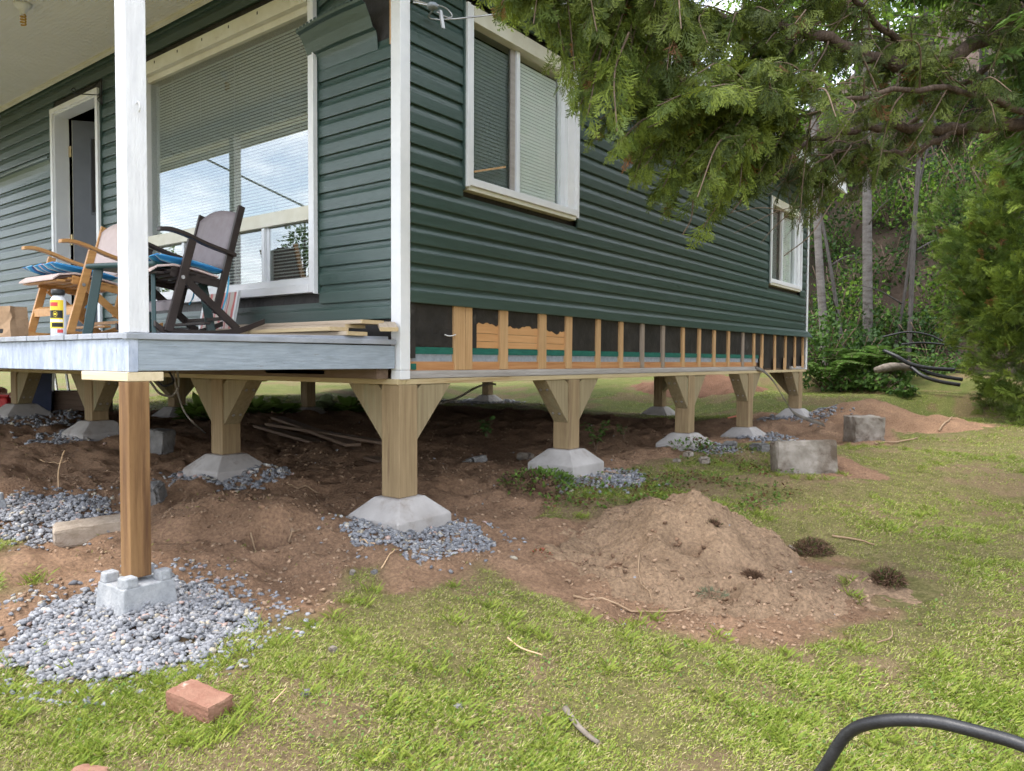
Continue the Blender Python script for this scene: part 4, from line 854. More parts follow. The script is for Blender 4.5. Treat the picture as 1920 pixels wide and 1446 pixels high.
rocking_chair('honey coloured wooden rocking chair, left of the white post', (-2.06, -.80, dz(-.8)), 'wood_chair', 'sling_p', 'pad', R(2))
# striped seat cushions
def stripemat(name, ax, cols, sc_):
    m, nt, b = newmat(name); N = nt.nodes; L = nt.links; b.inputs['Roughness'].default_value = .85
    tc = N.new('ShaderNodeTexCoord'); sp = N.new('ShaderNodeSeparateXYZ'); mu = N.new('ShaderNodeMath'); mu.operation = 'MULTIPLY'; mu.inputs[1].default_value = sc_; fr_ = N.new('ShaderNodeMath'); fr_.operation = 'FRACT'
    nz = N.new('ShaderNodeTexNoise'); nz.inputs['Scale'].default_value = 6; ad = N.new('ShaderNodeMath'); ad.inputs[1].default_value = 0; ad.operation = 'MULTIPLY_ADD'; ad.inputs[1].default_value = .35
    L.new(tc.outputs['Object'], nz.inputs['Vector'])
    r = N.new('ShaderNodeValToRGB'); r.color_ramp.interpolation = 'CONSTANT'; e = r.color_ramp.elements
    while len(e) < len(cols): e.new(.5)
    for k, (p, c) in enumerate(cols): e[k].position = p; e[k].color = C4(c)
    L.new(tc.outputs['Object'], sp.inputs[0]); L.new(sp.outputs[ax], mu.inputs[0]); L.new(nz.outputs['Fac'], ad.inputs[0]); L.new(mu.outputs[0], ad.inputs[2]); L.new(ad.outputs[0], fr_.inputs[0]); L.new(fr_.outputs[0], r.inputs[0]); L.new(r.outputs[0], b.inputs['Base Color'])
    return m
BL, LB, WH, RD, NV = (.02, .22, .50), (.10, .42, .66), (.66, .66, .68), (.35, .04, .08), (.02, .06, .22)
M['stripe'] = stripemat('striped_cloth', 'X', [(0, BL), (.20, WH), (.24, RD), (.28, WH), (.32, BL), (.46, NV), (.50, WH), (.54, LB), (.66, BL), (.84, NV), (.90, WH), (.94, LB)], 4.)
def cushion(label, loc, rz, m_, navy):
    n = 14; vs = []; fs = []
    for s_ in (1, -1):
        o_ = len(vs)
        for j in range(n+1):
            for i in range(n+1):
                u = -1+2*i/n; v = -1+2*j/n; k = max(0, (1-u**6)*(1-v**6))**.5; puff = .032*k*(.8+.3*math.cos(u*2.2)*math.cos(v*2.2))
                vs.append((u*.225, v*.20, s_*puff+.006*math.sin(u*9+v*4)*k))
        q = [(o_+j*(n+1)+i, o_+j*(n+1)+i+1, o_+(j+1)*(n+1)+i+1, o_+(j+1)*(n+1)+i) for j in range(n) for i in range(n)]
        fs += q if s_ > 0 else [f_[::-1] for f_ in q]
    t = thing('seat_cushion', label, 'cushion', loc, rot=(-.14, 0, rz), group='striped cushions on the rocking chairs')
    MB().add(vs, fs).build('pad', m_, t, True)
    for x in (-.2, .21):
        MB().tube(curve([(x, .19, 0), (x+.015, .21, -.02), (x+.02, .215, -.12), (x+.01, .20, -.24 if x > 0 else -.18)], 5), .005, 5).build('tie', 'tie', t, True)
    if navy:
        o = MB().prism([(.228, -.02), (.236, 0), (.228, .02), (.19, .028), (.19, -.028)], 'y', -.17, .19); 
    return t
cushion('blue striped cushion on the dark rocking chair', (-1.15, -.70, dz(-.7)+.420), R(-3), 'stripe', True)
cushion('blue striped cushion on the honey coloured rocking chair', (-2.06, -.90, dz(-.9)+.425), R(2), 'stripe', False)
# plastic side table behind the white post
c = onD(285, 628, 4.35); t = thing('side_table', 'dark green plastic side table behind the white post', 'table', (c[0], c[1], dz(c[1])), rot=(0, 0, R(20)))
MB().box(-.24, .24, -.24, .24, .385, .415).build('table_top', 'plastic_g', t, bevel=.012)
for sx in (-1, 1):
    for sy in (-1, 1): MB().bar((sx*.19, sy*.19, .39), (sx*.235, sy*.235, .0), .05, .022, (sx, -sy, 0)).build('leg', 'plastic_g', t, bevel=.004)
# folded striped deck chair / beach cloth behind
c = onY(400, 560, -.16); t = thing('folding_seat', 'folded pink and white striped cloth seat leaning behind the dark chair', 'folding chair', (c[0], -.16, dz(-.16)), rot=(R(-12), 0, 0))
M['pinkstripe'] = stripemat('pink_striped_cloth', 'X', [(0, (.55, .50, .44)), (.3, (.55, .18, .17)), (.5, (.58, .53, .48)), (.72, (.30, .33, .38)), (.80, (.56, .42, .38)), (.9, (.5, .2, .2))], 7.)
MB().box(-.20, .20, -.008, .004, .02, .33).build('cloth', 'pinkstripe', t); MB().bar((-.2, 0, .0), (-.2, 0, .34), .02, .02, (0, 1, 0)).build('rod', 'white', t); MB().bar((.2, 0, .0), (.2, 0, .34), .02, .02, (0, 1, 0)).build('rod', 'white', t)
# spray foam can
c = onY(110, 628, -1.44); t = thing('foam_can', 'yellow and white spray foam can standing on the deck edge', 'can', (c[0], -1.44, dz(-1.44)), rot=(0, 0, R(60)))
M['can_y'] = mat('can_yellow', (.72, .52, .02), (.78, .58, .04), .35, 5, spec=.5); M['can_w'] = mat('can_white', (.66, .66, .70), (.72, .72, .74), .35, 5, spec=.5); M['can_r'] = mat('can_red', (.55, .05, .05), (.6, .07, .07), .4, 5); M['can_k'] = mat('can_black', (.012, .012, .012), (.02, .02, .02), .4, 5)
MB().lathe([(.031, 0), (.0335, .003), (.0335, .172), (.031, .178), (.024, .190), (.021, .196)], 28).build('body', 'can_w', t, True)
MB().lathe([(.015, .196), (.029, .197), (.030, .204), (.029, .224), (.012, .226)], 20).build('cap', 'can_k', t, True)
def patch(nm, m_, a0, a1, z0, z1, r=.0339, par=t):
    n = 10; vs = []
    for k in range(n+1): a = a0+(a1-a0)*k/n; vs += [(r*math.cos(a), r*math.sin(a), z0), (r*math.cos(a), r*math.sin(a), z1)]
    return MB().add(vs, [(2*k, 2*k+2, 2*k+3, 2*k+1) for k in range(n)]).build(nm, m_, par, True)
A0, A1 = R(185), R(318)   # printed yellow panel faces the camera's left side
lb = patch('label_panel', 'can_y', A0, A1, .035, .172)
patch('label_print', 'can_r', R(205), R(275), .142, .160, .0341, lb); patch('label_print', 'can_k', R(195), R(312), .085, .122, .0341, lb); patch('label_print', 'can_w', R(195), R(310), .066, .078, .0341, lb); patch('label_print', 'can_k', R(225), R(312), .042, .062, .0341, lb); patch('label_print', 'can_r', R(270), R(312), .014, .03, .0341, lb)
for k in range(9):
    a = R(256); vs = [(.0, .0)]; an = k*40; 
    ca = a+.30*math.cos(R(an))*.9; patch('sun_ray', 'can_y', ca-.05, ca+.05, .1035+.013*math.sin(R(an))-.002, .1035+.013*math.sin(R(an))+.002, .0343, lb)
patch('sun_disc', 'can_y', a-.17, a+.17, .098, .109, .0344, lb)
# brown paper bag
c = onY(14, 628, -1.33); t = thing('paper_bag', 'crumpled brown paper bag standing at the far left of the deck', 'bag', (c[0], -1.33, dz(-1.33)), rot=(0, 0, R(25)))
M['kraft'] = mat('kraft_paper', (.30, .19, .11), (.38, .25, .15), .85, 7, bump=.4, bs=14, bd=.02)
vs = []; lev = 7
for k in range(lev):
    z_ = .185*k/(lev-1); j = .006 if 0 < k < lev-1 else .002
    for (x, y) in ((-.085, -.055), (-.02, -.055), (.05, -.055), (.085, -.055), (.085, -.012), (.085, .055), (0, .055), (-.085, .055), (-.085, .01)):
        g = (-.022*(k/(lev-1)) if abs(y) < .02 else 0); vs.append((x+random.uniform(-j, j)+(g if x > 0 else -g), y+random.uniform(-j, j), z_+random.uniform(-j, j)*.5))
n = 9; o = MB().add(vs, [tuple(range(n-1, -1, -1))]+[(k*n+i, k*n+(i+1) % n, (k+1)*n+(i+1) % n, (k+1)*n+i) for k in range(lev-1) for i in range(n)]).build('sack', 'kraft', t); s = o.modifiers.new('s', 'SOLIDIFY'); s.thickness = .002
MB().box(-.05, .03, -.0580, -.0565, .03, .055).build('printed_patch', 'can_k', t)
# loose boards on the deck by the corner
def board(label, x0, x1, y, z, wd, th, rz, m_='lumber', rx=0, ry=0, grp='loose boards stacked on the deck corner'):
    t = thing('loose_board', label, 'board', ((x0+x1)/2, y, z), rot=(rx, ry, rz), group=grp); l = x1-x0
    MB().box(-l/2, l/2-.014, -wd/2, wd/2, 0, th).build('plank', m_, t, bevel=.003); MB().box(l/2-.0138, l/2, -wd/2, wd/2, .0004, th-.0004).build('sawn_end', 'lumber_e', t); return t
zb = dz(-.25)
board('bottom board of the stack on the deck corner', -1.25, -.035, -.30, zb+.001, .14, .022, R(1.5)); board('pale fresh board in the deck corner stack', -1.05, -.10, -.33, zb+.0245, .12, .022, R(-3), 'lumber_e'); board('grey board second from the top of the deck stack', -1.45, -.16, -.20, zb+.0475, .14, .02, R(1)); board('top grey board of the stack on the deck corner', -1.25, -.05, -.165, zb+.0690, .16, .022, R(.5))
board('short board end tipping over the deck corner', -.10, .10, -.10, zb+.046, .10, .022, R(-38), 'lumber', ry=R(12))
# boards under the cabin floor
for lab, a, b, zz, wd in (('long dark plank lying on the soil under the floor, upper of two', (520, 797), (640, 838), .03, .13), ('long dark plank under the floor, running behind the corner post', (485, 806), (705, 868), .01, .12), ('weathered plank lying nearest under the porch side', (505, 815), (690, 842), .06, .10)):
    p = gp(*a); q_ = gp(*b); p[2] = hz(p[0], p[1])+.03+zz; q_[2] = hz(q_[0], q_[1])+.02+zz; d = q_-p; q_ = p+d*1.15
    t = thing('old_plank', lab, 'plank', tuple((p+q_)/2), group='old planks under the floor'); MB().bar(p, q_, wd, .025).build('plank', 'oldplank', t, bevel=.003)
# ==================================================================== LOOSE BLOCKS, BRICK, STONES
def rough_block(name, label, cat_, m_, loc, size, rot, jit=.006, seed=0, grp=None, bev=.012):
    r_ = random.Random(seed); n = 6; sx, sy, sz = size; import bmesh
    bm = bmesh.new(); bmesh.ops.create_cube(bm, size=1); bmesh.ops.subdivide_edges(bm, edges=bm.edges[:], cuts=n, use_grid_fill=True)
    for v_ in bm.verts:
        p = v_.co; e = sum(abs(abs(c)-.5) < 1e-4 for c in p)
        v_.co = Vector((p.x*sx, p.y*sy, (p.z+.5)*sz)); k = jit*(1.6 if e >= 2 else .6); c_ = Vector((0, 0, sz/2))
        if e >= 2: v_.co = c_+(v_.co-c_)*(1-bev*(1.0 if e == 2 else 1.6)/min(size)*.6)
        v_.co += Vector((r_.uniform(-k, k), r_.uniform(-k, k), r_.uniform(-k, k)))
    me = bpy.data.meshes.new(name); bm.to_mesh(me); bm.free(); me.materials.append(M[m_]); o = link(name, me); o.location = loc; o.rotation_euler = rot
    return tag(o, label, cat_, grp)
p = gp(1508, 888); rough_block('concrete_block', 'large tilted concrete block standing on the lawn', 'concrete block', 'oldblock', (p[0]-.02, p[1]+.08, p[2]-.03), (.20, .52, .30), (R(2), R(-6), R(-52)), .005, 3, 'old concrete blocks on the lawn')
p = gp(1615, 830); rough_block('concrete_block', 'smaller square concrete block farther back on the soil', 'concrete block', 'oldblock', (p[0], p[1]+.1, p[2]-.02), (.30, .36, .33), (0, R(2), R(-50)), .006, 4, 'old concrete blocks on the lawn')
p = gp(160, 1022); rough_block('paver', 'sandy coloured paver lying by the gravel left of the brown post', 'paver', 'paver', (p[0]-.08, p[1]+.10, p[2]+.004), (.20, .42, .105), (R(3), R(4), R(-22)), .0025, 5, None, .008)
p = gp(374, 1376); BRK = thing('red_brick', 'broken red brick with mortar lying in the grass', 'brick', (.824, -1.70, hz(.824, -1.70)-.004), rot=(R(3), R(3), R(9)))
o = rough_block('body', None, None, 'brick', (0, 0, 0), (.205, .098, .066), (0, 0, 0), .0012, 6, None, .003); o.parent = BRK
p = gp(150, 1476); rough_block('red_brick', 'corner of a half buried brick at the bottom picture edge', 'brick', 'brick', (p[0], p[1], p[2]-.03), (.10, .14, .06), (0, R(8), R(40)), .002, 7)
def rock(label, pxy, s, seed, m_='oldblock', flat=.6, dz_=0):
    p = gp(*pxy); o = rough_block('rock', label, 'rock', m_, (p[0], p[1], p[2]-s*.12+dz_), (s, s*.8, s*flat), (random.uniform(-.3, .3), random.uniform(-.3, .3), random.uniform(0, 6)), s*.035, seed, 'stones on the soil', s*.35); return o
M['rockm'] = mat('grey_rock', (.13, .125, .12), (.24, .23, .22), .9, 8, bump=.6, bs=40)
rock('grey fieldstone beside the brown post foot', (292, 938), .15, 11, 'rockm', .9); rock('rounded grey rock by the fourth footing', (1425, 845), .19, 12, 'rockm', .5); rock('flat brown rock in the soil left of the third footing', (1368, 838), .16, 13, 'rockm', .4)
rock('pale stone under the floor near the second footing', (985, 860), .13, 14, 'oldblock', .5); rock('dull stone under the floor right of the corner post', (893, 868), .18, 15, 'rockm', .4); rock('small pale stone on top of the soil mound', (1290, 932), .07, 16, 'oldblock', .5, .30); rock('flat stone at the soil mound crest', (1320, 938), .09, 17, 'oldblock', .4, .28); rock('tiny stone on the left of the mound crest', (1268, 938), .05, 18, 'oldblock', .5, .27)
rock('orange tinted brick bit by the tilted block', (1455, 835), .06, 19, 'brick', .8)
for k, (a, b) in enumerate([(660, 1075), (702, 1075), (625, 1220), (575, 1303), (1130, 905), (860, 1330)]): rock(['pale pebble at the lawn edge below the corner gravel', 'pebble beside the strayed gravel line', 'small grey stone in the lawn', 'dark grey pebble in the lawn above the brick', 'flat pale stone by the second gravel bed', 'white pebble in the near lawn'][k], (a, b), .032, 30+k, 'rockm' if k % 2 else 'oldblock', .6)
p = gp(300, 845); rough_block('concrete_block', 'shaded grey block just behind the brown post', 'concrete block', 'rockm', (p[0], p[1], p[2]-.02), (.16, .16, .20), (0, .1, .4), .004, 44)
# orange scrap
M['orange'] = mat('orange_plastic', (.70, .14, .07), (.78, .20, .10), .6, 10); M['redp'] = mat('red_plastic', (.50, .02, .02), (.56, .03, .03), .4, 6)
p = gp(1380, 787); o = MB().add([(-.13, -.05, .01), (-.03, -.07, .035), (.09, -.05, .02), (.14, .03, .01), (.02, .06, .045), (-.11, .05, .02), (.0, 0, .055)], [(0, 1, 6), (1, 2, 6), (2, 3, 6), (3, 4, 6), (4, 5, 6), (5, 0, 6)]).build('plastic_scrap', 'orange'); o.location = (p[0], p[1], p[2]+.01); o.rotation_euler = (0, 0, .6); tag(o, 'crumpled orange plastic scrap on the soil by the fourth footing', 'scrap'); s = o.modifiers.new('s', 'SOLIDIFY'); s.thickness = .004
# ==================================================================== PIPES, CABLES, STICKS
gpx = [onD(1520, 1540, 1.75), onD(1545, 1440, 1.72), onD(1590, 1375, 1.68), onD(1650, 1353, 1.62), onD(1740, 1352, 1.56), onD(1840, 1374, 1.50), onD(1930, 1402, 1.44), onD(2080, 1470, 1.36)]
a0 = 2*gpx[1]-gpx[2]; a1 = a0+(a0-gpx[1])*1.2+np.array((0, 0, -.12)); a1[2] = hz(a1[0], a1[1])-.02; pts_ = [a1, a0]+gpx[1:]; zz = pts_[-1]; pts_.append(zz+np.array((.10, -.12, -.35))); pts_.append(np.array((zz[0]+.05, zz[1]-.35, hz(zz[0]+.05, zz[1]-.35)+.01)))
tag(MB().tube(curve(pts_, 10), .0135, 14).build('black_pipe', 'black', None, True), 'black plastic pipe arching up out of the near lawn', 'pipe')
def coil(label, pix, D, r, grp='black pipes in the undergrowth'):
    tag(MB().tube(curve([onD(x, y, d) for (x, y), d in zip(pix, D)], 8), r, 8).build('black_pipe', 'black', None, True), label, 'pipe', grp)
coil('thick black pipe with open pale end pointing at the cabin', [(1657, 657), (1680, 668), (1705, 682), (1740, 690), (1790, 694)], [12.3, 12.1, 12.0, 11.9, 11.8], .032)
coil('black pipe sweeping low towards the cedar shrub, lower one', [(1708, 688), (1730, 705), (1760, 715), (1800, 722)], [12.0, 11.8, 11.7, 11.6], .03); coil('black pipe sweeping low towards the cedar shrub, upper one', [(1712, 684), (1738, 698), (1768, 706), (1805, 712)], [12.1, 11.95, 11.85, 11.75], .03)
coil('thin black hose arching over the undergrowth', [(1655, 632), (1700, 623), (1740, 628), (1770, 642), (1785, 655)], [12.6, 12.5, 12.4, 12.3, 12.2], .016); coil('thin black hose lying straight under the arch', [(1690, 646), (1730, 643), (1780, 648), (1810, 655)], [12.6, 12.5, 12.4, 12.3], .018)
def cable(label, P, r, m_, grp='cables under the floor'): tag(MB().tube(curve(P, 8), r, 6).build('cable', m_, None, True), label, 'cable', grp)
cable('grey looping cable hanging below the porch skirt', [onD(281, 715, 4.9), onD(300, 738, 5), onD(322, 742, 5.1), onD(335, 725, 5.1), onD(333, 700, 5.1), onD(333, 690, 5.1)], .008, 'cable'); cable('thin cable dropping from the floor to the soil', [onD(325, 700, 5.3), onD(333, 735, 5.4), onD(345, 770, 5.5), onD(365, 795, 5.5), gp(385, 812)], .007, 'cable'); cable('black cable looped over the grey one', [onD(296, 716, 5), onD(308, 724, 5), onD(325, 716, 5.05), onD(318, 698, 5.1)], .008, 'black')
cable('white conduit slanting under the floor behind the corner post', [onD(825, 757, 7.2), onD(860, 745, 7.6), onD(890, 728, 7.8), onD(915, 720, 7.9), onD(930, 721, 7.9)], .012, 'cable')
M['yel'] = mat('yellow_hose', (.6, .42, .05), (.65, .47, .07), .5, 8); a_, b_ = gp(462, 732), gp(500, 712); a_ = onD(462, 733, 10.2); b_ = onD(500, 714, 11.3); cable('yellow hose lying on the lawn beyond the floor', [a_, (a_+b_)/2+np.array((0, 0, .05)), b_], .012, 'yel', None)
def stick(label, a, b, r, m_='stick', off=.01, bend=.0, pz=False):
    p, q_ = gp(*a), gp(*b); mid = (p+q_)/2; mid[:2] += (np.array((q_-p)[1::-1])*np.array((1, -1)))*bend
    P = []
    for c in curve([p, mid, q_], 4): P.append((c[0], c[1], float(top(np.array([c[0]]), np.array([c[1]]))[0])+off))
    tag(MB().tube(P, [r*(1-.4*k/len(P)) for k in range(len(P))], 6).build('stick', m_, None, True), label, 'stick', 'sticks and twigs on the ground')
stick('reddish bare twig in the middle of the lawn', (952, 1210), (1016, 1243), .004, 'stickp', .03, .1); stick('grey bare branch half buried in the near lawn', (1060, 1335), (1122, 1400), .012, 'litterlog', .012, .05); stick('thin straw pale twig in the lawn above the brick', (512, 1328), (538, 1300), .003, 'stickp', .02); stick('long brown twig along the foot of the soil mound', (1075, 1118), (1300, 1148), .006, 'stick', .012, .04); stick('second brown twig crossing at the mound foot', (1200, 1060), (1225, 1140), .004, 'stick', .012, .1); stick('pale splinter by the corner gravel', (673, 1017), (702, 1027), .005, 'stickp', .015); stick('pale straw beside the strayed gravel', (715, 1070), (748, 1035), .004, 'stickp', .012); stick('brown twig lying left of the corner footing', (540, 905), (600, 930), .005, 'stick', .015, .1); stick('twig across the soil left of the brown post', (75, 868), (128, 872), .004, 'stickp', .015); stick('thin twig lying on the lawn right of the mound', (1645, 1210), (1670, 1180), .003, 'stick', .012, .15); stick('pale stick on the lawn beyond the tilted block', (1640, 835), (1720, 824), .012, 'stick', .02); stick('stick between the hedge and the farther block', (1760, 812), (1785, 800), .012, 'stick', .02); stick('brown root lying beside the dark turf clump', (1560, 1008), (1640, 1025), .007, 'stick', .012, -.1); stick('twig on the gravel of the second side footing', (1060, 880), (1160, 895), .006, 'stick', .03, .02); stick('root trailing out of the dug soil', (470, 1010), (560, 1000), .005, 'stick', .02, .2)
stick('short pale stick poking from the side of the mound', (1480, 1030), (1505, 1043), .010, 'litterlog', .02)
p = gp(110, 918); tag(MB().tube(curve([p, p+np.array((0, 0, .12)), p+np.array((.01, .02, .22)), p+np.array((.03, .03, .27))], 5), .005, 6).build('stick', 'stickp', None, True), 'upright bare sapling stick in the soil beside the gravel', 'stick', 'sticks and twigs on the ground')
# turf clumps, dug out and dumped
def turf(label, pxy, s, seed, green=.15, off=0):
    p = gp(*pxy); p[2] = float(top(np.array([p[0]]), np.array([p[1]]))[0])+off; t = thing('turf_clump', label, 'turf clump', tuple(p), rot=(0, 0, seed), group='dug out turf clumps')
    v, f, c = stones(np.zeros((1, 3)), np.array([s*.62]), np.array([(.07, .042, .027)]), .6); v[:, 2] += s*.12
    npmesh('soil_core', v, f, 'clods', c, t)
    n = 1500; d = rnd3(n); d[:, 2] = np.abs(d[:, 2]); P = d*s*(.75+.5*fbm(d[:, 0]*2+seed, d[:, 1]*2+d[:, 2], 171)[:, None])*rng.uniform(.55, .98, (n, 1))*np.array((1.1, .9, .75)); dd = d+rnd3(n)*.9; cols = np.array((.15, .09, .055))*rng.uniform(.4, 1.6, (n, 1)); k = rng.uniform(0, 1, n) < green; cols[k] = np.array((.09, .15, .03))
    v, f, c = inst(BLV, BLF, P, basis(dd, rnd3(n)), np.stack([np.full(n, .004), rng.uniform(.012, .035, n), rng.uniform(.012, .035, n)], 1), np.ones(4), cols)
    npmesh('root_hairs', v, f, 'foliage', c, t)['kind'] = 'stuff'
turf('dark root bound turf clump dumped right of the soil mound', (1525, 1038), .115, 1.); turf('small brown turf clump farther right by the lawn', (1665, 1100), .085, 2.); turf('dark rooty clump in the lower right of the mound', (1410, 1118), .05, 3., 0, -.025); turf('rooty dark patch in the middle of the mound', (1335, 1062), .045, 4., .1, -.025)
# far left items seen under the deck
c = onD(78, 757, 9.6); t = thing('storage_bin', 'dark blue plastic bin standing beyond the front posts', 'bin', (c[0], c[1], hz(c[0], c[1])), rot=(0, 0, .3)); M['bluebin'] = mat('blue_plastic', (.018, .028, .07), (.026, .04, .09), .45, 6)
MB().lathe([(.17, 0), (.20, .62), (.21, .62), (.21, .66), (.19, .66)], 4).build('body', 'bluebin', t, bevel=.02); MB().box(-.16, .16, -.16, .16, .661, .70).build('lid', 'bluebin', t, bevel=.01)
c = onD(4, 757, 9.4); t = thing('fuel_can', 'red plastic container at the far left under the porch', 'container', (c[0], c[1], hz(c[0], c[1])), rot=(0, 0, .6)); MB().box(-.13, .13, -.09, .09, 0, .19).build('body', 'redp', t, bevel=.02); MB().box(-.04, .09, -.015, .015, .19, .22).build('handle', 'redp', t, bevel=.005)
c = onD(9, 730, 9.8); t = thing('brick_stack', 'heap of broken bricks behind the red container', 'bricks', (c[0], c[1], hz(c[0], c[1])), rot=(0, 0, .4))
for k in range(14): MB().box(-.1, .1, -.05, .05, 0, .06).build('brick', 'brick', t, bevel=.004)
for k, b in enumerate(t.children): b.location = (random.uniform(-.22, .22), random.uniform(-.12, .12), .02+.06*(k//3)); b.rotation_euler = (random.uniform(-.3, .3), random.uniform(-.3, .3), random.uniform(0, 3))
c = onD(125, 755, 9.8); t = thing('timber_beam', 'big weathered timber lying beyond the left front posts', 'timber', (c[0], c[1], hz(c[0], c[1])), rot=(R(0), 0, R(38))); MB().box(-.6, .55, -.12, .12, 0, .27).build('timber', 'oldplank', t, bevel=.012)
for k, xx in enumerate((106, 128)):
    a_, b_ = onD(xx-6, 696, 10.6), onD(xx+2, 716, 10.6); b_[2] = hz(b_[0], b_[1])+.15
    o = MB().bar(a_+np.array((-.04, 0, .2)), b_, .05, .02, (0, 1, 0)).build('white_lath', 'white'); tag(o, ['white painted lath leaning behind the timber, nearer the bin', 'white painted lath leaning behind the timber, nearer the post'][k], 'lath')
# ==================================================================== VEGETATION
# --- cedar frond templates: flat, twice branched sprays of scale leaves
def frond(seed, nb=6):
    r_ = random.Random(seed); vs = []; fs = []; cv = []
    def lobe(px_, py_, a, l, w_, s_):
        o = len(vs); ca, sa = math.cos(a), math.sin(a)
        for u, v in ((0, 0), (.5*w_, .45*l), (0, l), (-.5*w_, .45*l)):
            x = px_+u*ca+v*sa; y = py_-u*sa+v*ca; vs.append((x, y, -.5*x*x-.12*y*y+r_.uniform(-.015, .015))); cv.append(s_+.3*(v/l))
        fs.append((o, o+1, o+2)); fs.append((o, o+2, o+3))
    lobe(0, -.1, 0, 1.1, .030, .70)
    for k in range(nb):
        t = .08+.80*k/(nb-1)
        for s in (-1, 1):
            l = (.52*(1-t)**.8+.14)*r_.uniform(.75, 1.2); a = s*R(r_.uniform(26, 44)); y0 = t+(.07 if s > 0 else 0)
            lobe(0, y0, a, l, .05, .80)
            for q, g in ((.32, 1), (.58, -1)):
                lobe(l*q*math.sin(a), y0+l*q*math.cos(a), a-g*s*R(r_.uniform(24, 38)), l*.5*r_.uniform(.8, 1.2), .05, .92)
    return np.array(vs), np.array(fs), np.array(cv)
FR = [frond(k, nb) for k, nb in ((1, 5), (2, 6), (3, 5))]
def sprays(P, D, U, S, cols, FR_=None):
    out = []; n = len(P); w_ = rng.integers(0, 3, n); B = basis(D, U)
    for k, (V, Fc, cv) in enumerate(FR_ or FR):
        q = w_ == k
        if q.sum(): out.append(inst(V, Fc, P[q], B[q], np.repeat(S[q][:, None], 3, 1), cv, cols[q]))
    return cat(out)
def bigfrond(seed):
    r_ = random.Random(seed); vs = []; fs = []; cv = []
    def lobe(px_, py_, a, l, w_, s_):
        o = len(vs); ca, sa = math.cos(a), math.sin(a)
        for u, v in ((0, 0), (.5*w_, .5*l), (0, l), (-.5*w_, .5*l)):
            x = px_+u*ca+v*sa; y = py_-u*sa+v*ca; vs.append((x, y, -.4*x*x-.2*y*y+r_.uniform(-.03, .03))); cv.append(s_+.35*(v/l))
        fs.append((o, o+1, o+2)); fs.append((o, o+2, o+3))
    lobe(0, 0, 0, 1., .07, .75)
    for k in range(5):
        t = .1+.7*k/4
        for s in (-1, 1):
            l = (.55*(1-t)+.2)*r_.uniform(.8, 1.2); a = s*R(r_.uniform(28, 48)); lobe(0, t, a, l, .085, .80); lobe(.35*l*math.sin(a), t+.35*l*math.cos(a), a-s*.6, l*.6, .085, .95); lobe(.55*l*math.sin(a), t+.55*l*math.cos(a), a+s*.55, l*.45, .08, .95)
    return np.array(vs), np.array(fs), np.array(cv)
FR2 = [bigfrond(k) for k in (1, 2, 3)]
# --- big cedar whose boughs hang over the right of the view
tb = onD(2150, 900, 5.2); tb[2] = hz(tb[0], tb[1])
cedar = thing('cedar_tree', 'large cedar reaching dark boughs and hanging sprays across the side wall', 'tree', tuple(tb))
MB().tube(curve([tb-np.array((0, 0, .2)), tb+np.array((-.03, .05, 1.0)), tb+np.array((.03, .08, 2.4)), tb+np.array((0, .1, 4.2)), tb+np.array((.02, .1, 6.5))], 6), [.20-.15*k/24 for k in range(25)], 12).build('trunk', 'bark', cedar, True)
LIMBS = [([(2100, 20, 5.0), (1960, 10, 4.7), (1850, 70, 4.5), (1740, 124, 4.3), (1640, 108, 4.1), (1540, 68, 3.9), (1440, 45, 3.7), (1340, 30, 3.5), (1200, -30, 3.3)], .055, .014),
         ([(2120, 190, 5.0), (1960, 225, 4.6), (1850, 236, 4.45), (1760, 243, 4.3), (1660, 238, 4.2), (1560, 252, 4.1), (1470, 285, 4.0)], .050, .010),
         ([(1790, 246, 4.35), (1720, 280, 4.2), (1660, 287, 4.1), (1610, 270, 4.0), (1560, 290, 3.9)], .022, .008),
         ([(1740, 120, 4.3), (1640, 40, 4.0), (1560, -60, 3.8)], .022, .010), ([(2090, -150, 5.0), (1800, -120, 4.4), (1500, -160, 3.8), (1200, -150, 3.3), (1000, -90, 3.0)], .045, .010),
         ([(2110, -60, 5.1), (1900, 90, 5.2), (1750, 200, 5.3), (1560, 350, 5.3), (1480, 400, 5.3)], .03, .008), ([(1480, 60, 3.8), (1410, 150, 3.8), (1370, 190, 3.8), (1290, 175, 3.7)], .009, .004), ([(1960, 225, 4.6), (1800, 170, 4.0), (1620, 180, 3.6), (1450, 240, 3.5)], .022, .006)]
LP = []
for pts, r0, r1 in LIMBS:
    c = curve([onD(*p) for p in pts], 7); LP += list(c); n = len(c)
    wob = [p+np.array((0, 0, .012*math.sin(k*1.7))) for k, p in enumerate(c)]
    MB().tube(wob, [r0+(r1-r0)*k/(n-1) for k in range(n)], 8).build('bough', 'bark', cedar, True)
LP = np.array(LP)
POLY = [(905, -220), (905, 5), (960, 35), (1010, 75), (1045, 120), (1040, 165), (1080, 210), (1100, 225), (1115, 275), (1175, 318), (1215, 365), (1250, 385), (1290, 430), (1325, 440), (1350, 405), (1400, 365), (1450, 350), (1475, 390), (1455, 430), (1490, 440), (1535, 400), (1600, 390), (1640, 360), (1760, 330), (1850, 285), (1990, 260), (1990, -220)]
out_v = []; tw = MB(); SP_P, SP_D, SP_U, SP_S, SP_C = [], [], [], [], []
nbr = 0; tries = 0
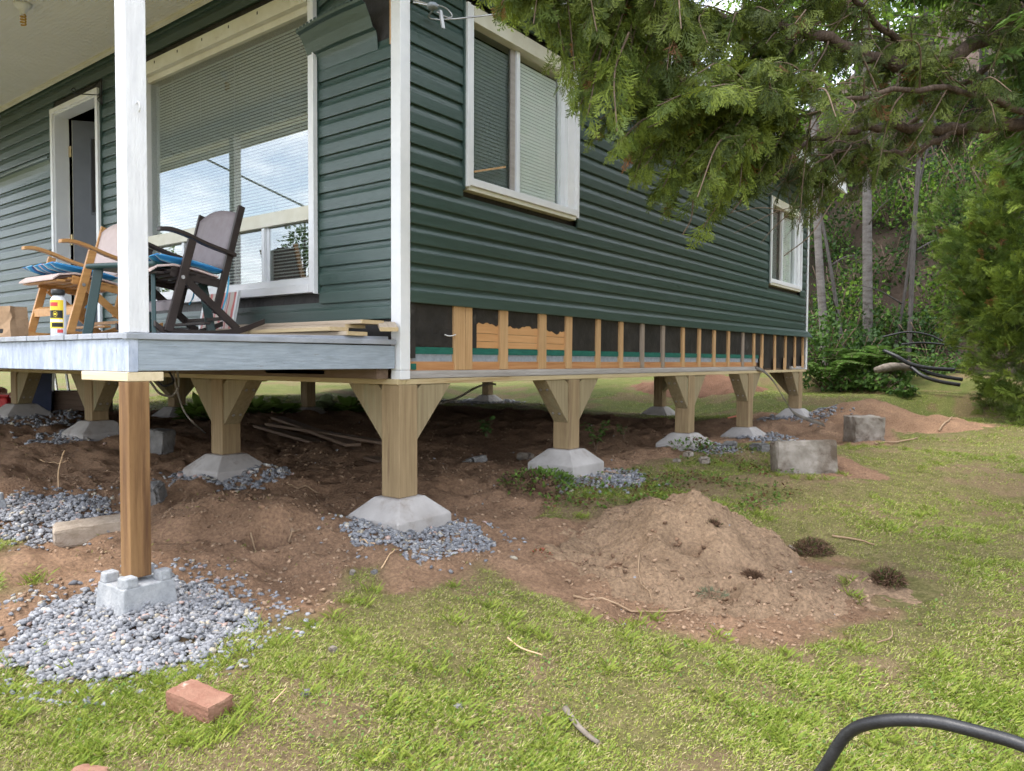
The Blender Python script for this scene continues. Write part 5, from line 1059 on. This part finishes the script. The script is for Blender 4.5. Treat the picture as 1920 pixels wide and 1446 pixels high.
while nbr < 385 and tries < 9000:
    tries += 1; px_ = random.uniform(900, 1990); py_ = random.uniform(-220, 450)
    if polysd(np.array([px_]), np.array([py_]), POLY)[0] > 0: continue
    left = 1-(px_-900)/1090
    if px_ > 1450 and random.random() < .42: continue
    if py_ < -40 and random.random() < .45: continue
    D = 3.0+1.35*(1-left)+random.gauss(0, .32)
    if px_ > 1450: D += .28
    T = onD(px_, py_, max(2.5, D)); nbr += 1
    k = np.argmin(((LP-(T+RT*.25+np.array((0, 0, .12))))**2).sum(1)); S0 = LP[k]; d = S0-T; ln = np.linalg.norm(d); mx_ = random.uniform(.40, .75)
    if ln > mx_: S0 = T+d/ln*mx_+np.array((0, 0, .10))
    mid = (S0+T)/2+np.array((random.uniform(-.05, .05), random.uniform(-.05, .05), random.uniform(.02, .10)))
    c = curve([S0, mid, T], 8); n = len(c); tw.tube(c, [.0055-.0035*q/n for q in range(n)], 5, False)
    bright = (.45+.8*random.random()*(.30+.70*left))*(1 if px_ < 1400 else .72)  # lit left and shaded right of the boughs, put into the spray colour
    old = random.random() < .12
    for q in range(2, n):
        tg = c[q]-c[q-1]; tg = tg/np.linalg.norm(tg); f_ = q/n
        for s_ in ((-1, 1, 0) if q % 2 else (-1, 1)) if px_ < 1450 else ((-1, 1) if q % 2 else (0,)):
            side = np.cross(tg, (0, 0, 1)); side = side/(np.linalg.norm(side)+1e-6)
            dr_ = tg*random.uniform(.35, .9)+side*s_*random.uniform(.4, .9)+np.array((0, 0, -random.uniform(.35, 1.5)))+np.array([random.gauss(0, .22) for _ in range(3)])
            SP_P.append(c[q]+side*s_*.01); SP_D.append(dr_); SP_U.append(np.array((random.gauss(0, .6), random.gauss(0, .6), 1.))+side*random.gauss(0, .5)); SP_S.append(random.uniform(.050, .125)*(1.15-.3*f_)*(1 if px_ < 1450 else .9))
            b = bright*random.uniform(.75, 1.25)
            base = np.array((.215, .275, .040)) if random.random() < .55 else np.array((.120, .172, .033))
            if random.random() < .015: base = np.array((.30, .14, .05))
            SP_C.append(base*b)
tw.build('twigs', 'twig', cedar, True)['kind'] = 'stuff'
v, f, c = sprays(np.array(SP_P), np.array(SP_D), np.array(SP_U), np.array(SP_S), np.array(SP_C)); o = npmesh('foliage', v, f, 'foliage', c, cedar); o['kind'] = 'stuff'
# bare hanging twigs
hg = MB()
for a, b, m in (((1235, 190, 3.5), (1270, 250, 3.45), (1262, 215, 3.5)), ((1280, 175, 3.6), (1245, 265, 3.5), (1270, 235, 3.5)), ((1500, 250, 3.6), (1450, 330, 3.55), (1480, 300, 3.6)), ((1400, 330, 3.5), (1370, 400, 3.45), (1392, 370, 3.5)), ((1300, 370, 3.4), (1280, 440, 3.35), (1296, 410, 3.4)), ((1560, 380, 3.8), (1470, 480, 3.7), (1520, 440, 3.75))):
    hg.tube(curve([onD(*a), onD(*m), onD(*b)], 6), .003, 5)
for _ in range(150):
    a = LP[random.randrange(len(LP))]; e = a+RT*random.uniform(-.45, .1)+FW*random.uniform(-.25, .25)+np.array((0, 0, random.uniform(-.42, .05))); hg.tube(curve([a, (a+e)/2+np.array([random.gauss(0, .04) for _ in range(3)]), e], 4), [.004-.00035*k for k in range(9)], 4, False)
hg.build('bare_twigs', 'twig', cedar, True)['kind'] = 'stuff'
# canopy mass overhead and to the right, out of frame, that shades the boughs
n = 4200; P = np.stack([tb[0]+rng.normal(-.6, 1.1, n), tb[1]+rng.normal(.1, 1.0, n), rng.uniform(2.9, 6.0, n)], 1)
sc_ = np.clip((7.2-P[:, 2])/4.3, .2, 1); P[:, :2] = tb[:2]+(P[:, :2]-tb[:2])*sc_[:, None]
k = []
for q in P:
    v_ = q-CAM; zc = v_@FW; xx = 960+F*(v_@RT)/zc if zc > .1 else 9999; yy = 723-F*(v_@UP)/zc if zc > .1 else -9999
    k.append(not (xx < 1930 and yy > -40) )
P = P[np.array(k)]; n = len(P); dd = P-tb; dd[:, 2] = -.3; dd = dd+rnd3(n)*.5
v, f, c = sprays(P, dd, np.tile((0, 0, 1.), (n, 1))+rnd3(n)*.5, rng.uniform(.22, .36, n), np.array((.08, .14, .028))*rng.uniform(.6, 1.4, (n, 1)), FR2); npmesh('crown', v, f, 'foliage', c, cedar)['kind'] = 'stuff'
# --- dense cedar shrub at the right edge
hb = np.array((2.76, 9.7)); hbz = hz(*hb)
shrub = thing('cedar_shrub', 'dense bushy cedar standing on the lawn at the right picture edge', 'shrub', (hb[0], hb[1], hbz))
MB().tube([(hb[0], hb[1], hbz-.1), (hb[0], hb[1]+.05, hbz+1.5), (hb[0], hb[1], hbz+3.4)], [.10, .07, .02], 8).build('trunk', 'bark', shrub, True)
PB, DB, CB = [], [], []
for k in range(58):
    u = random.random()**.9; an = random.uniform(0, 2*math.pi); rd = 1.12*(1 if u < .80 else (1.05-u)/.25)*random.uniform(.62, 1.05); br_ = random.uniform(.26, .52)
    cb_ = np.array((hb[0]+.12+rd*math.cos(an), hb[1]+rd*math.sin(an), hbz+.15+u*3.7)); m = int(400*br_)
    d = rnd3(m); d[:, 2] = d[:, 2]*1.15; rr = br_*(1-.45*rng.uniform(0, 1, m)**1.7)*(.75+.5*fbm(d[:, 0]*2.5+k, d[:, 1]*2.5+d[:, 2]*2, 131, 2)); q = cb_+d*rr[:, None]; ok = q[:, 2] > hbz+.02
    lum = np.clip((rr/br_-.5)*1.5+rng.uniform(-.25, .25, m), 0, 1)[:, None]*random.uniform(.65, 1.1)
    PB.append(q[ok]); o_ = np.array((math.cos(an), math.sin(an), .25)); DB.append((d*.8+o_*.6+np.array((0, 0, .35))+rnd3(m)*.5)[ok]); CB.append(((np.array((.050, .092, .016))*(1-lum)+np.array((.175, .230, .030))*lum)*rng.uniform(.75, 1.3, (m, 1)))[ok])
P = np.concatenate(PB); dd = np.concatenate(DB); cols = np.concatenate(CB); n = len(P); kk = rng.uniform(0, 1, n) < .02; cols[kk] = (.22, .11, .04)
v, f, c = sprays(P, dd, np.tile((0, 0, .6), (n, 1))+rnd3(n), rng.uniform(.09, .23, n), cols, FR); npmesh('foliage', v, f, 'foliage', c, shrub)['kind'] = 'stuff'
QLV = np.array([(0, 0, 0), (.34, .45, .05), (0, 1, -.08), (-.34, .45, .05)]); QLF = np.array([(0, 1, 2), (0, 2, 3)])
# --- trees on the slope
def leafcloud(name, parent, cx, cy, cz, rx, ry, rz_, n, size, c1, c2, shell=.35, seed=0, m_='foliage'):
    d = rnd3(n); r_ = (1-rng.uniform(0, 1, n)**2*(1-shell)); lump = .7+.6*fbm(d[:, 0]*2+seed, d[:, 1]*2+d[:, 2]*2, 150+seed, 3)
    P = np.stack([cx+d[:, 0]*rx*r_*lump, cy+d[:, 1]*ry*r_*lump, cz+d[:, 2]*rz_*r_*lump], 1); hs = 2.2/max(rx, .3); hole = fbm(P[:, 0]*hs+P[:, 1]*hs*.6, P[:, 2]*hs+P[:, 1]*hs*.4, 160+seed, 2); q = hole > .38; P = P[q]; n = len(P)
    dd = rnd3(n)+np.array((0, 0, -.3)); lum = rng.uniform(0, 1, (n, 1)); cols = (np.array(c1)*(1-lum)+np.array(c2)*lum)
    v, f, c = inst(QLV, QLF, P, basis(dd, np.tile((0, 0, 1.), (n, 1))+rnd3(n)*.8), np.repeat((size*rng.uniform(.6, 1.3, n))[:, None], 3, 1), np.array([.85, 1., 1.05, 1.]), cols); o = npmesh(name, v, f, m_, c, parent); o['kind'] = 'stuff'; return o
def tree(name, label, base, topd, r0, r1, m_, crown=None, grp=None, lean=(0, 0), branches=4):
    b = np.array((base[0], base[1], hz(base[0], base[1])-.1)); t = thing(name, label, 'tree', tuple(b+np.array((0, 0, .1))), group=grp); tp = b+np.array((lean[0], lean[1], topd))
    pts = curve([b, b+(tp-b)*.35+np.array((random.uniform(-.06, .06), .03, 0)), b+(tp-b)*.7+np.array((random.uniform(-.1, .1), 0, 0)), tp], 6); n = len(pts)
    MB().tube(pts, [r0+(r1-r0)*k/(n-1) for k in range(n)], 9).build('trunk', m_, t, True)
    for k in range(branches):
        br = MB()
        p = pts[int(n*(.35+.6*k/max(1, branches)))-1]; a = random.uniform(0, 6.28); l = random.uniform(.5, 1.3); br.tube(curve([p, p+np.array((math.cos(a)*l*.5, math.sin(a)*l*.5, l*.25)), p+np.array((math.cos(a)*l, math.sin(a)*l, l*.35))], 4), [.02, .018, .016, .014, .012, .010, .008, .006, .004][:9], 5); br.build('branch', m_, t, True)
    if crown:
        cz, rx, rz_, nl, sz, c1, c2, sd_ = crown; leafcloud('crown', t, tp[0], tp[1], b[2]+cz, rx, rx, rz_, nl, sz, c1, c2, .3, sd_)
    return t
LG, MG, DG = (.20, .32, .035), (.10, .19, .028), (.035, .075, .018)
def at(px_, D): p = onD(px_, 690, D); return (p[0], p[1])
tree('birch_tree', 'thick birch with pale patched bark rising from the undergrowth', at(1628, 15.5), 11, .105, .06, 'birch', (9.5, 2.2, 1.8, 3500, .13, MG, LG, 1), 'trees at the foot of the slope', (-.25, 0)); tree('birch_tree', 'leaning slim birch just right of the cabin corner', at(1552, 14.6), 8, .085, .05, 'birch', (7.5, 1.6, 1.6, 2200, .12, MG, LG, 2), 'trees at the foot of the slope', (-.55, .2)); tree('dead_sapling', 'thin grey straight trunk right of the thick birch', at(1702, 15.2), 9, .052, .03, 'trunkg', (8.6, 1.5, 1.4, 1800, .12, MG, LG, 3), 'trees at the foot of the slope', (.15, 0)); tree('dead_sapling', 'crooked grey sapling between the two birches', at(1590, 14.8), 4.5, .045, .02, 'trunkg', None, 'trees at the foot of the slope', (-.9, .2), 3); tree('dead_sapling', 'pale slanting sapling left of the thin grey trunk', at(1668, 15.6), 5.5, .035, .018, 'trunkg', None, 'trees at the foot of the slope', (.75, 0), 3)
for k, (px_, D, hgt) in enumerate([(1360, 19, 9), (1450, 21, 10), (1540, 22, 10), (1640, 23, 11), (1740, 21, 10), (1830, 23, 11), (1930, 20, 10), (1480, 27, 12), (1600, 29, 12), (1720, 30, 12), (1860, 30, 12), (1990, 26, 12), (1250, 24, 11), (1150, 26, 11)]):
    lab = ['light green', 'dark green'][k % 3 == 2]+' tree on the slope, '+['third from left in the front row', 'fourth from left in the front row', 'fifth from left in the front row', 'sixth from left in the front row', 'seventh from left in the front row', 'eighth from left in the front row', 'rightmost in the front row', 'leftmost of the rear row', 'second from left in the rear row', 'third from left in the rear row', 'fourth from left in the rear row', 'rightmost of the rear row', 'second from left in the front row', 'leftmost of the front row'][k]
    tree('slope_tree', lab, at(px_, D), hgt, .13, .04, 'trunkg', (hgt*.62, 2.3, hgt*.36, 4600, .15, DG if k % 3 == 2 else MG, MG if k % 3 == 2 else LG, 10+k), ['light trees on the slope', 'dark trees on the slope'][k % 3 == 2], (random.uniform(-.6, .6), 0), 5)
# shrubs and saplings of the undergrowth
def bush(label, px_, py_, D, r_, hgt, n, sz, c1, c2, sd_, grp, name='undergrowth_shrub'):
    p = onD(px_, py_, D); b = (p[0], p[1], hz(p[0], p[1])); t = thing(name, label, 'shrub', b, group=grp); st = MB()
    for k in range(6): a = k*1.05; st.tube(curve([b, (b[0]+math.cos(a)*r_*.3, b[1]+math.sin(a)*r_*.3, b[2]+hgt*.4), (b[0]+math.cos(a)*r_*.75, b[1]+math.sin(a)*r_*.75, b[2]+hgt*.8)], 4), .012, 5)
    st.build('stems', 'twig', t, True); leafcloud('foliage', t, b[0], b[1], b[2]+hgt*.5, r_, r_, hgt*.55, n, sz, c1, c2, .25, sd_)
UG = 'leafy shrubs under the slope trees'
for k, (px_, D, r_, hgt) in enumerate([(1545, 13.6, .7, 1.2), (1590, 15.8, .9, 1.6), (1650, 16.0, .9, 1.5), (1610, 14.4, .6, 1.0), (1700, 16.2, .9, 1.2), (1745, 15.0, .8, 1.3), (1560, 16.8, 1.1, 2.2), (1790, 16.5, 1.1, 2.6), (1850, 17.5, 1.4, 3.2), (1920, 16, 1.4, 3.2)]):
    bush(['leafy shrub hugging the far white corner trim', 'shrub on the slope between the two birches', 'shrub on the slope close behind the thick birch', 'low shrub at the foot of the crooked sapling', 'low shrub at the foot of the thin grey trunk', 'shrub left of the cedar shrub, behind the black hoses', 'tall shrub behind the leaning slim birch', 'tall shrub behind the left flank of the cedar shrub', 'shrub behind the middle of the cedar shrub', 'shrub behind the right flank of the cedar shrub'][k], px_, 690, D, r_, hgt, 1100, .09, DG, DG if k % 2 else MG, 40+k, UG)
for k, (px_, py_, D, s_) in enumerate([(1545, 690, 12.9, .45), (1575, 698, 12.7, .40), (1610, 702, 12.6, .40), (1660, 712, 12.3, .32), (1640, 706, 12.5, .35), (1690, 722, 11.9, .22), (1585, 684, 13.2, .45), (1685, 700, 13.3, .4), (1740, 690, 13.6, .45), (1760, 670, 14, .5)]):
    bush(['low plant at the far cabin corner on the lawn edge', 'low plant second from the far cabin corner on the lawn edge', 'low plant below the leaning birch on the lawn edge', 'low plant just left of the grey log', 'low plant below the thick birch on the lawn edge', 'small low plant in front of the grey log', 'low plant behind the second one from the cabin corner', 'low plant right behind the grey log', 'low plant under the arching black hose', 'low plant beside the cedar shrub under the hoses'][k], px_, py_, D, s_, s_*.75, 420, .075, DG, MG, 60+k, 'low plants along the far lawn edge', 'low_plant')
k = 0
for row, (D0, cnt) in enumerate(((16.3, 9), (18.0, 11), (20.0, 12), (22.5, 12))):
    for q in range(cnt):
        px_ = 1530+(q+.5)*430/cnt+random.uniform(-14, 14); D = D0+random.uniform(-.6, .6); hgt = random.uniform(1.0, 2.2); k += 1; cc1, cc2 = ((DG, MG), (DG, DG), (MG, LG))[k % 3]
        bush(['dark green sapling with mixed leaves among the undergrowth on the slope', 'deep shaded green sapling among the undergrowth on the slope', 'light green sapling among the undergrowth on the slope'][k % 3], px_, 690, D, random.uniform(.55, .85), hgt, 620, .10, cc1, cc2, 100+k, ['mixed green saplings on the slope', 'dark saplings on the slope', 'light saplings on the slope'][k % 3], 'slope_sapling')
# ferns
def fern(label, px_, py_, D, s_, seed):
    r_ = random.Random(seed); p = onD(px_, py_, D); p[2] = hz(p[0], p[1])+.02; t = thing('fern', label, 'fern', tuple(p), group='ferns by the far cabin corner'); P, Dv, U, S = [], [], [], []
    for k in range(9):
        a = k*.7+r_.uniform(-.2, .2); l = s_*r_.uniform(.8, 1.15); c = curve([p, p+np.array((math.cos(a)*l*.35, math.sin(a)*l*.35, l*.55)), p+np.array((math.cos(a)*l*.85, math.sin(a)*l*.85, l*.55))], 9); st = MB().tube(c, .004, 4, False); st.build('frond_stem', 'twig', t)
        for q in range(3, len(c)):
            tg = c[q]-c[q-1]; sd_ = np.cross(tg, (0, 0, 1)); sd_ /= np.linalg.norm(sd_)+1e-6
            for g in (-1, 1): P.append(c[q]); Dv.append(sd_*g+tg*6); U.append((0, 0, 1.)); S.append(.30*l*(1-.85*abs(q/len(c)-.35))*.9)
    P = np.array(P); n = len(P); V = LFV*np.array((.45, 1, 1)); v, f, c = inst(V, LFF, P, basis(np.array(Dv), np.array(U)), np.repeat(np.array(S)[:, None], 3, 1), np.ones(7), np.array((.10, .18, .035))*rng.uniform(.8, 1.3, (n, 1))); npmesh('leaflets', v, f, 'foliage', c, t)['kind'] = 'stuff'
for k, (px_, py_, D, s_) in enumerate([(1548, 680, 12.8, .75), (1600, 672, 13.0, .75), (1640, 668, 13.1, .85), (1665, 660, 13.3, .7), (1575, 665, 13.6, .8)]): fern(['fern touching the far white corner trim', 'fern in the middle of the row by the birch', 'tall fern below the thick birch', 'fern tip reaching towards the black hose', 'fern at the back between the birches'][k], px_, py_, D, s_, k)
# fallen grey log
a_, b_ = onD(1642, 694, 12.0), onD(1712, 690, 12.2)
tag(MB().tube(curve([a_, (a_+b_)/2+np.array((0, 0, .04)), b_], 5), [.05, .06, .07, .07, .07, .065, .06, .06, .06, .05, .05], 8).build('fallen_log', 'litterlog', None, True), 'short grey fallen log beneath the black pipes', 'log')
# seedlings and plants near the posts
def seedling(label, pxy, hgt, n, sz, c1, sd_, name='seedling', zoff=0):
    p = gp(*pxy); t = thing(name, label, 'plant', tuple(p), group='young plants under the cabin'); P, Dv = [], []; r_ = random.Random(sd_)
    for k in range(5):
        a = r_.uniform(0, 6.28); e = p+np.array((math.cos(a)*hgt*.35, math.sin(a)*hgt*.35, hgt*r_.uniform(.6, 1))); c = curve([p, p+(e-p)*.5+np.array((0, 0, .04)), e], 5); MB().tube(c, .003, 5).build('stem', 'twig', t)
        for q in c[3:]:
            for _ in range(n): P.append(q+np.array([r_.gauss(0, .012) for _ in range(3)])); Dv.append([r_.gauss(0, 1), r_.gauss(0, 1), r_.gauss(-.1, .4)])
    P = np.array(P); m = len(P); v, f, c = leaves(P, np.array(Dv), np.tile((0, 0, 1.), (m, 1))+rnd3(m)*.4, sz*rng.uniform(.7, 1.3, m), np.array(c1)*rng.uniform(.7, 1.4, (m, 1))); npmesh('leaves', v, f, 'foliage', c, t)['kind'] = 'stuff'
seedling('leafy green seedling beside the second side post', (1117, 845), .30, 2, .05, (.12, .22, .05), 1); seedling('shaded seedling in the dark under the floor', (915, 825), .22, 2, .05, (.10, .19, .05), 2); seedling('small weed beneath the floor left of the third post', (1170, 825), .18, 1, .04, (.12, .2, .05), 3)
def hosta(label, pxy, D, s_, c1, sd_):
    p = onD(*pxy, D); p[2] = hz(p[0], p[1]); t = thing('garden_plant', label, 'plant', tuple(p), group='garden plants beyond the floor'); n = 70; d = rnd3(n); d[:, 2] = np.abs(d[:, 2])*.9+.25
    st = MB()
    for q in d[:12]: st.tube([p, p+q*s_*.4], .006, 4)
    st.build('stalks', 'twig', t)
    v, f, c = leaves(p+d*s_*.3*rng.uniform(.4, 1, (n, 1)), d*np.array((1, 1, .3)), np.tile((0, 0, 1.), (n, 1))+rnd3(n)*.3, s_*rng.uniform(.4, .7, n), np.array(c1)*rng.uniform(.7, 1.4, (n, 1))); npmesh('leaves', v, f, 'foliage', c, t)
hosta('striped grassy plant behind the second front post', (378, 765), 8.6, .45, (.2, .32, .06), 1); hosta('bright leafy plant on the lawn left of the back post', (475, 760), 9.6, .40, (.25, .38, .09), 2); hosta('bright leafy plant right beside the back post', (525, 760), 10.2, .40, (.22, .35, .07), 3); hosta('pale variegated plant on the soil beyond the floor', (608, 745), 11, .38, (.38, .46, .27), 4); hosta('upright leafy plant left of the corner post brace', (655, 757), 10.5, .40, (.16, .27, .05), 5)
# weedy turf hump in front of the second footing
p = gp(1010, 915); t = thing('weed_clump', 'leafy weed covered clump of turf between the first two side footings', 'weeds', tuple(p))
v, f, c = stones(np.array([p]), np.array([.15]), np.array([(.13, .075, .05)]), .42); npmesh('soil_core', v, f, 'clods', c, t)
n = 1000; d = rnd3(n); d[:, 2] = np.abs(d[:, 2]); P = p+d*np.array((.27, .27, .12))*rng.uniform(.75, 1.15, (n, 1)); cols = np.array((.14, .23, .045))*rng.uniform(.6, 1.5, (n, 1)); k = (P[:, 1] < p[1]-.04) & (rng.uniform(0, 1, n) < .65); cols[k] = np.array((.12, .07, .045))*rng.uniform(.6, 1.3, (k.sum(), 1))
v, f, c = leaves(P, d+rnd3(n)*.8, np.tile((0, 0, 1.), (n, 1))+rnd3(n)*.5, rng.uniform(.018, .036, n), cols); npmesh('leaves', v, f, 'foliage', c, t)['kind'] = 'stuff'
p = gp(1300, 842); t = thing('weed_clump', 'reddish weed tuft in front of the third side footing', 'weeds', tuple(p)); n = 500; d = rnd3(n); d[:, 2] = np.abs(d[:, 2]); P = p+d*np.array((.28, .22, .10))*rng.uniform(.2, 1.1, (n, 1)); cols = np.array((.10, .18, .03))*rng.uniform(.6, 1.5, (n, 1)); k = rng.uniform(0, 1, n) < .35; cols[k] = (.14, .07, .04)
v, f, c = leaves(P, d+rnd3(n)*.8, np.tile((0, 0, 1.), (n, 1))+rnd3(n)*.5, rng.uniform(.02, .04, n), cols); npmesh('leaves', v, f, 'foliage', c, t)['kind'] = 'stuff'
# red leaved sprig and grey green sprig on the mound
p = gp(1015, 1042); t = thing('red_sprig', 'tiny red leaved sprig on the bare soil left of the mound', 'plant', tuple(p)); n = 60; d = rnd3(n); d[:, 2] = np.abs(d[:, 2])*.6; v, f, c = leaves(p+d*.05, d, np.tile((0, 0, 1.), (n, 1))+rnd3(n)*.4, rng.uniform(.010, .018, n), np.where(rng.uniform(0, 1, (n, 1)) < .45, np.array((.45, .08, .05)), np.array((.14, .17, .05)))); npmesh('leaves', v, f, 'foliage', c, t)['kind'] = 'stuff'
p = gp(1335, 1128); p[2] += .03; t = thing('green_sprig', 'grey green needle sprig at the foot of the mound', 'plant', tuple(p)); n = 110; d = rnd3(n); d[:, 2] = np.abs(d[:, 2])*.5; v, f, c = inst(BLV, BLF, p+d*np.array((.06, .05, .03)), basis(d+rnd3(n)*.5, rnd3(n)), np.stack([np.full(n, .0018), np.full(n, .03), np.full(n, .03)], 1), np.ones(4), np.array((.17, .20, .12))*rng.uniform(.6, 1.3, (n, 1))); npmesh('needles', v, f, 'foliage', c, t)['kind'] = 'stuff'
# trees across the yard that the porch window mirrors
for k, (x, y, hgt, c1, c2) in enumerate([(-31, -13.5, 7.5, MG, LG), (-30, -22, 9, DG, MG), (-24, -26, 10, DG, MG), (-16, -30, 9, DG, MG), (-36, -14, 9, DG, MG)]):
    tree('yard_tree', ['broadleaf tree across the yard, mirrored in the porch window', 'dark conifer across the yard, mirrored low in the porch window'][k > 0], (x, y, 0), hgt, .15, .04, 'trunkg', (hgt*.62, 1.6, hgt*.34, 2500, .22, c1, c2, 80+k), ['mirrored broadleaf', 'mirrored conifers'][k > 0], (0, 0), 5)
gw = thing('guy_wire', 'thin dark wire slanting across the yard, mirrored in the porch window', 'wire', (-4, -9.2, .1))
MB().tube([(-18, 1.2, 9.6), (-10.57, -4.33, 5.29), (-8.66, -5.74, 4.16), (-2.6, -10.2, .05)], .022, 6).build('strand', 'black', gw)
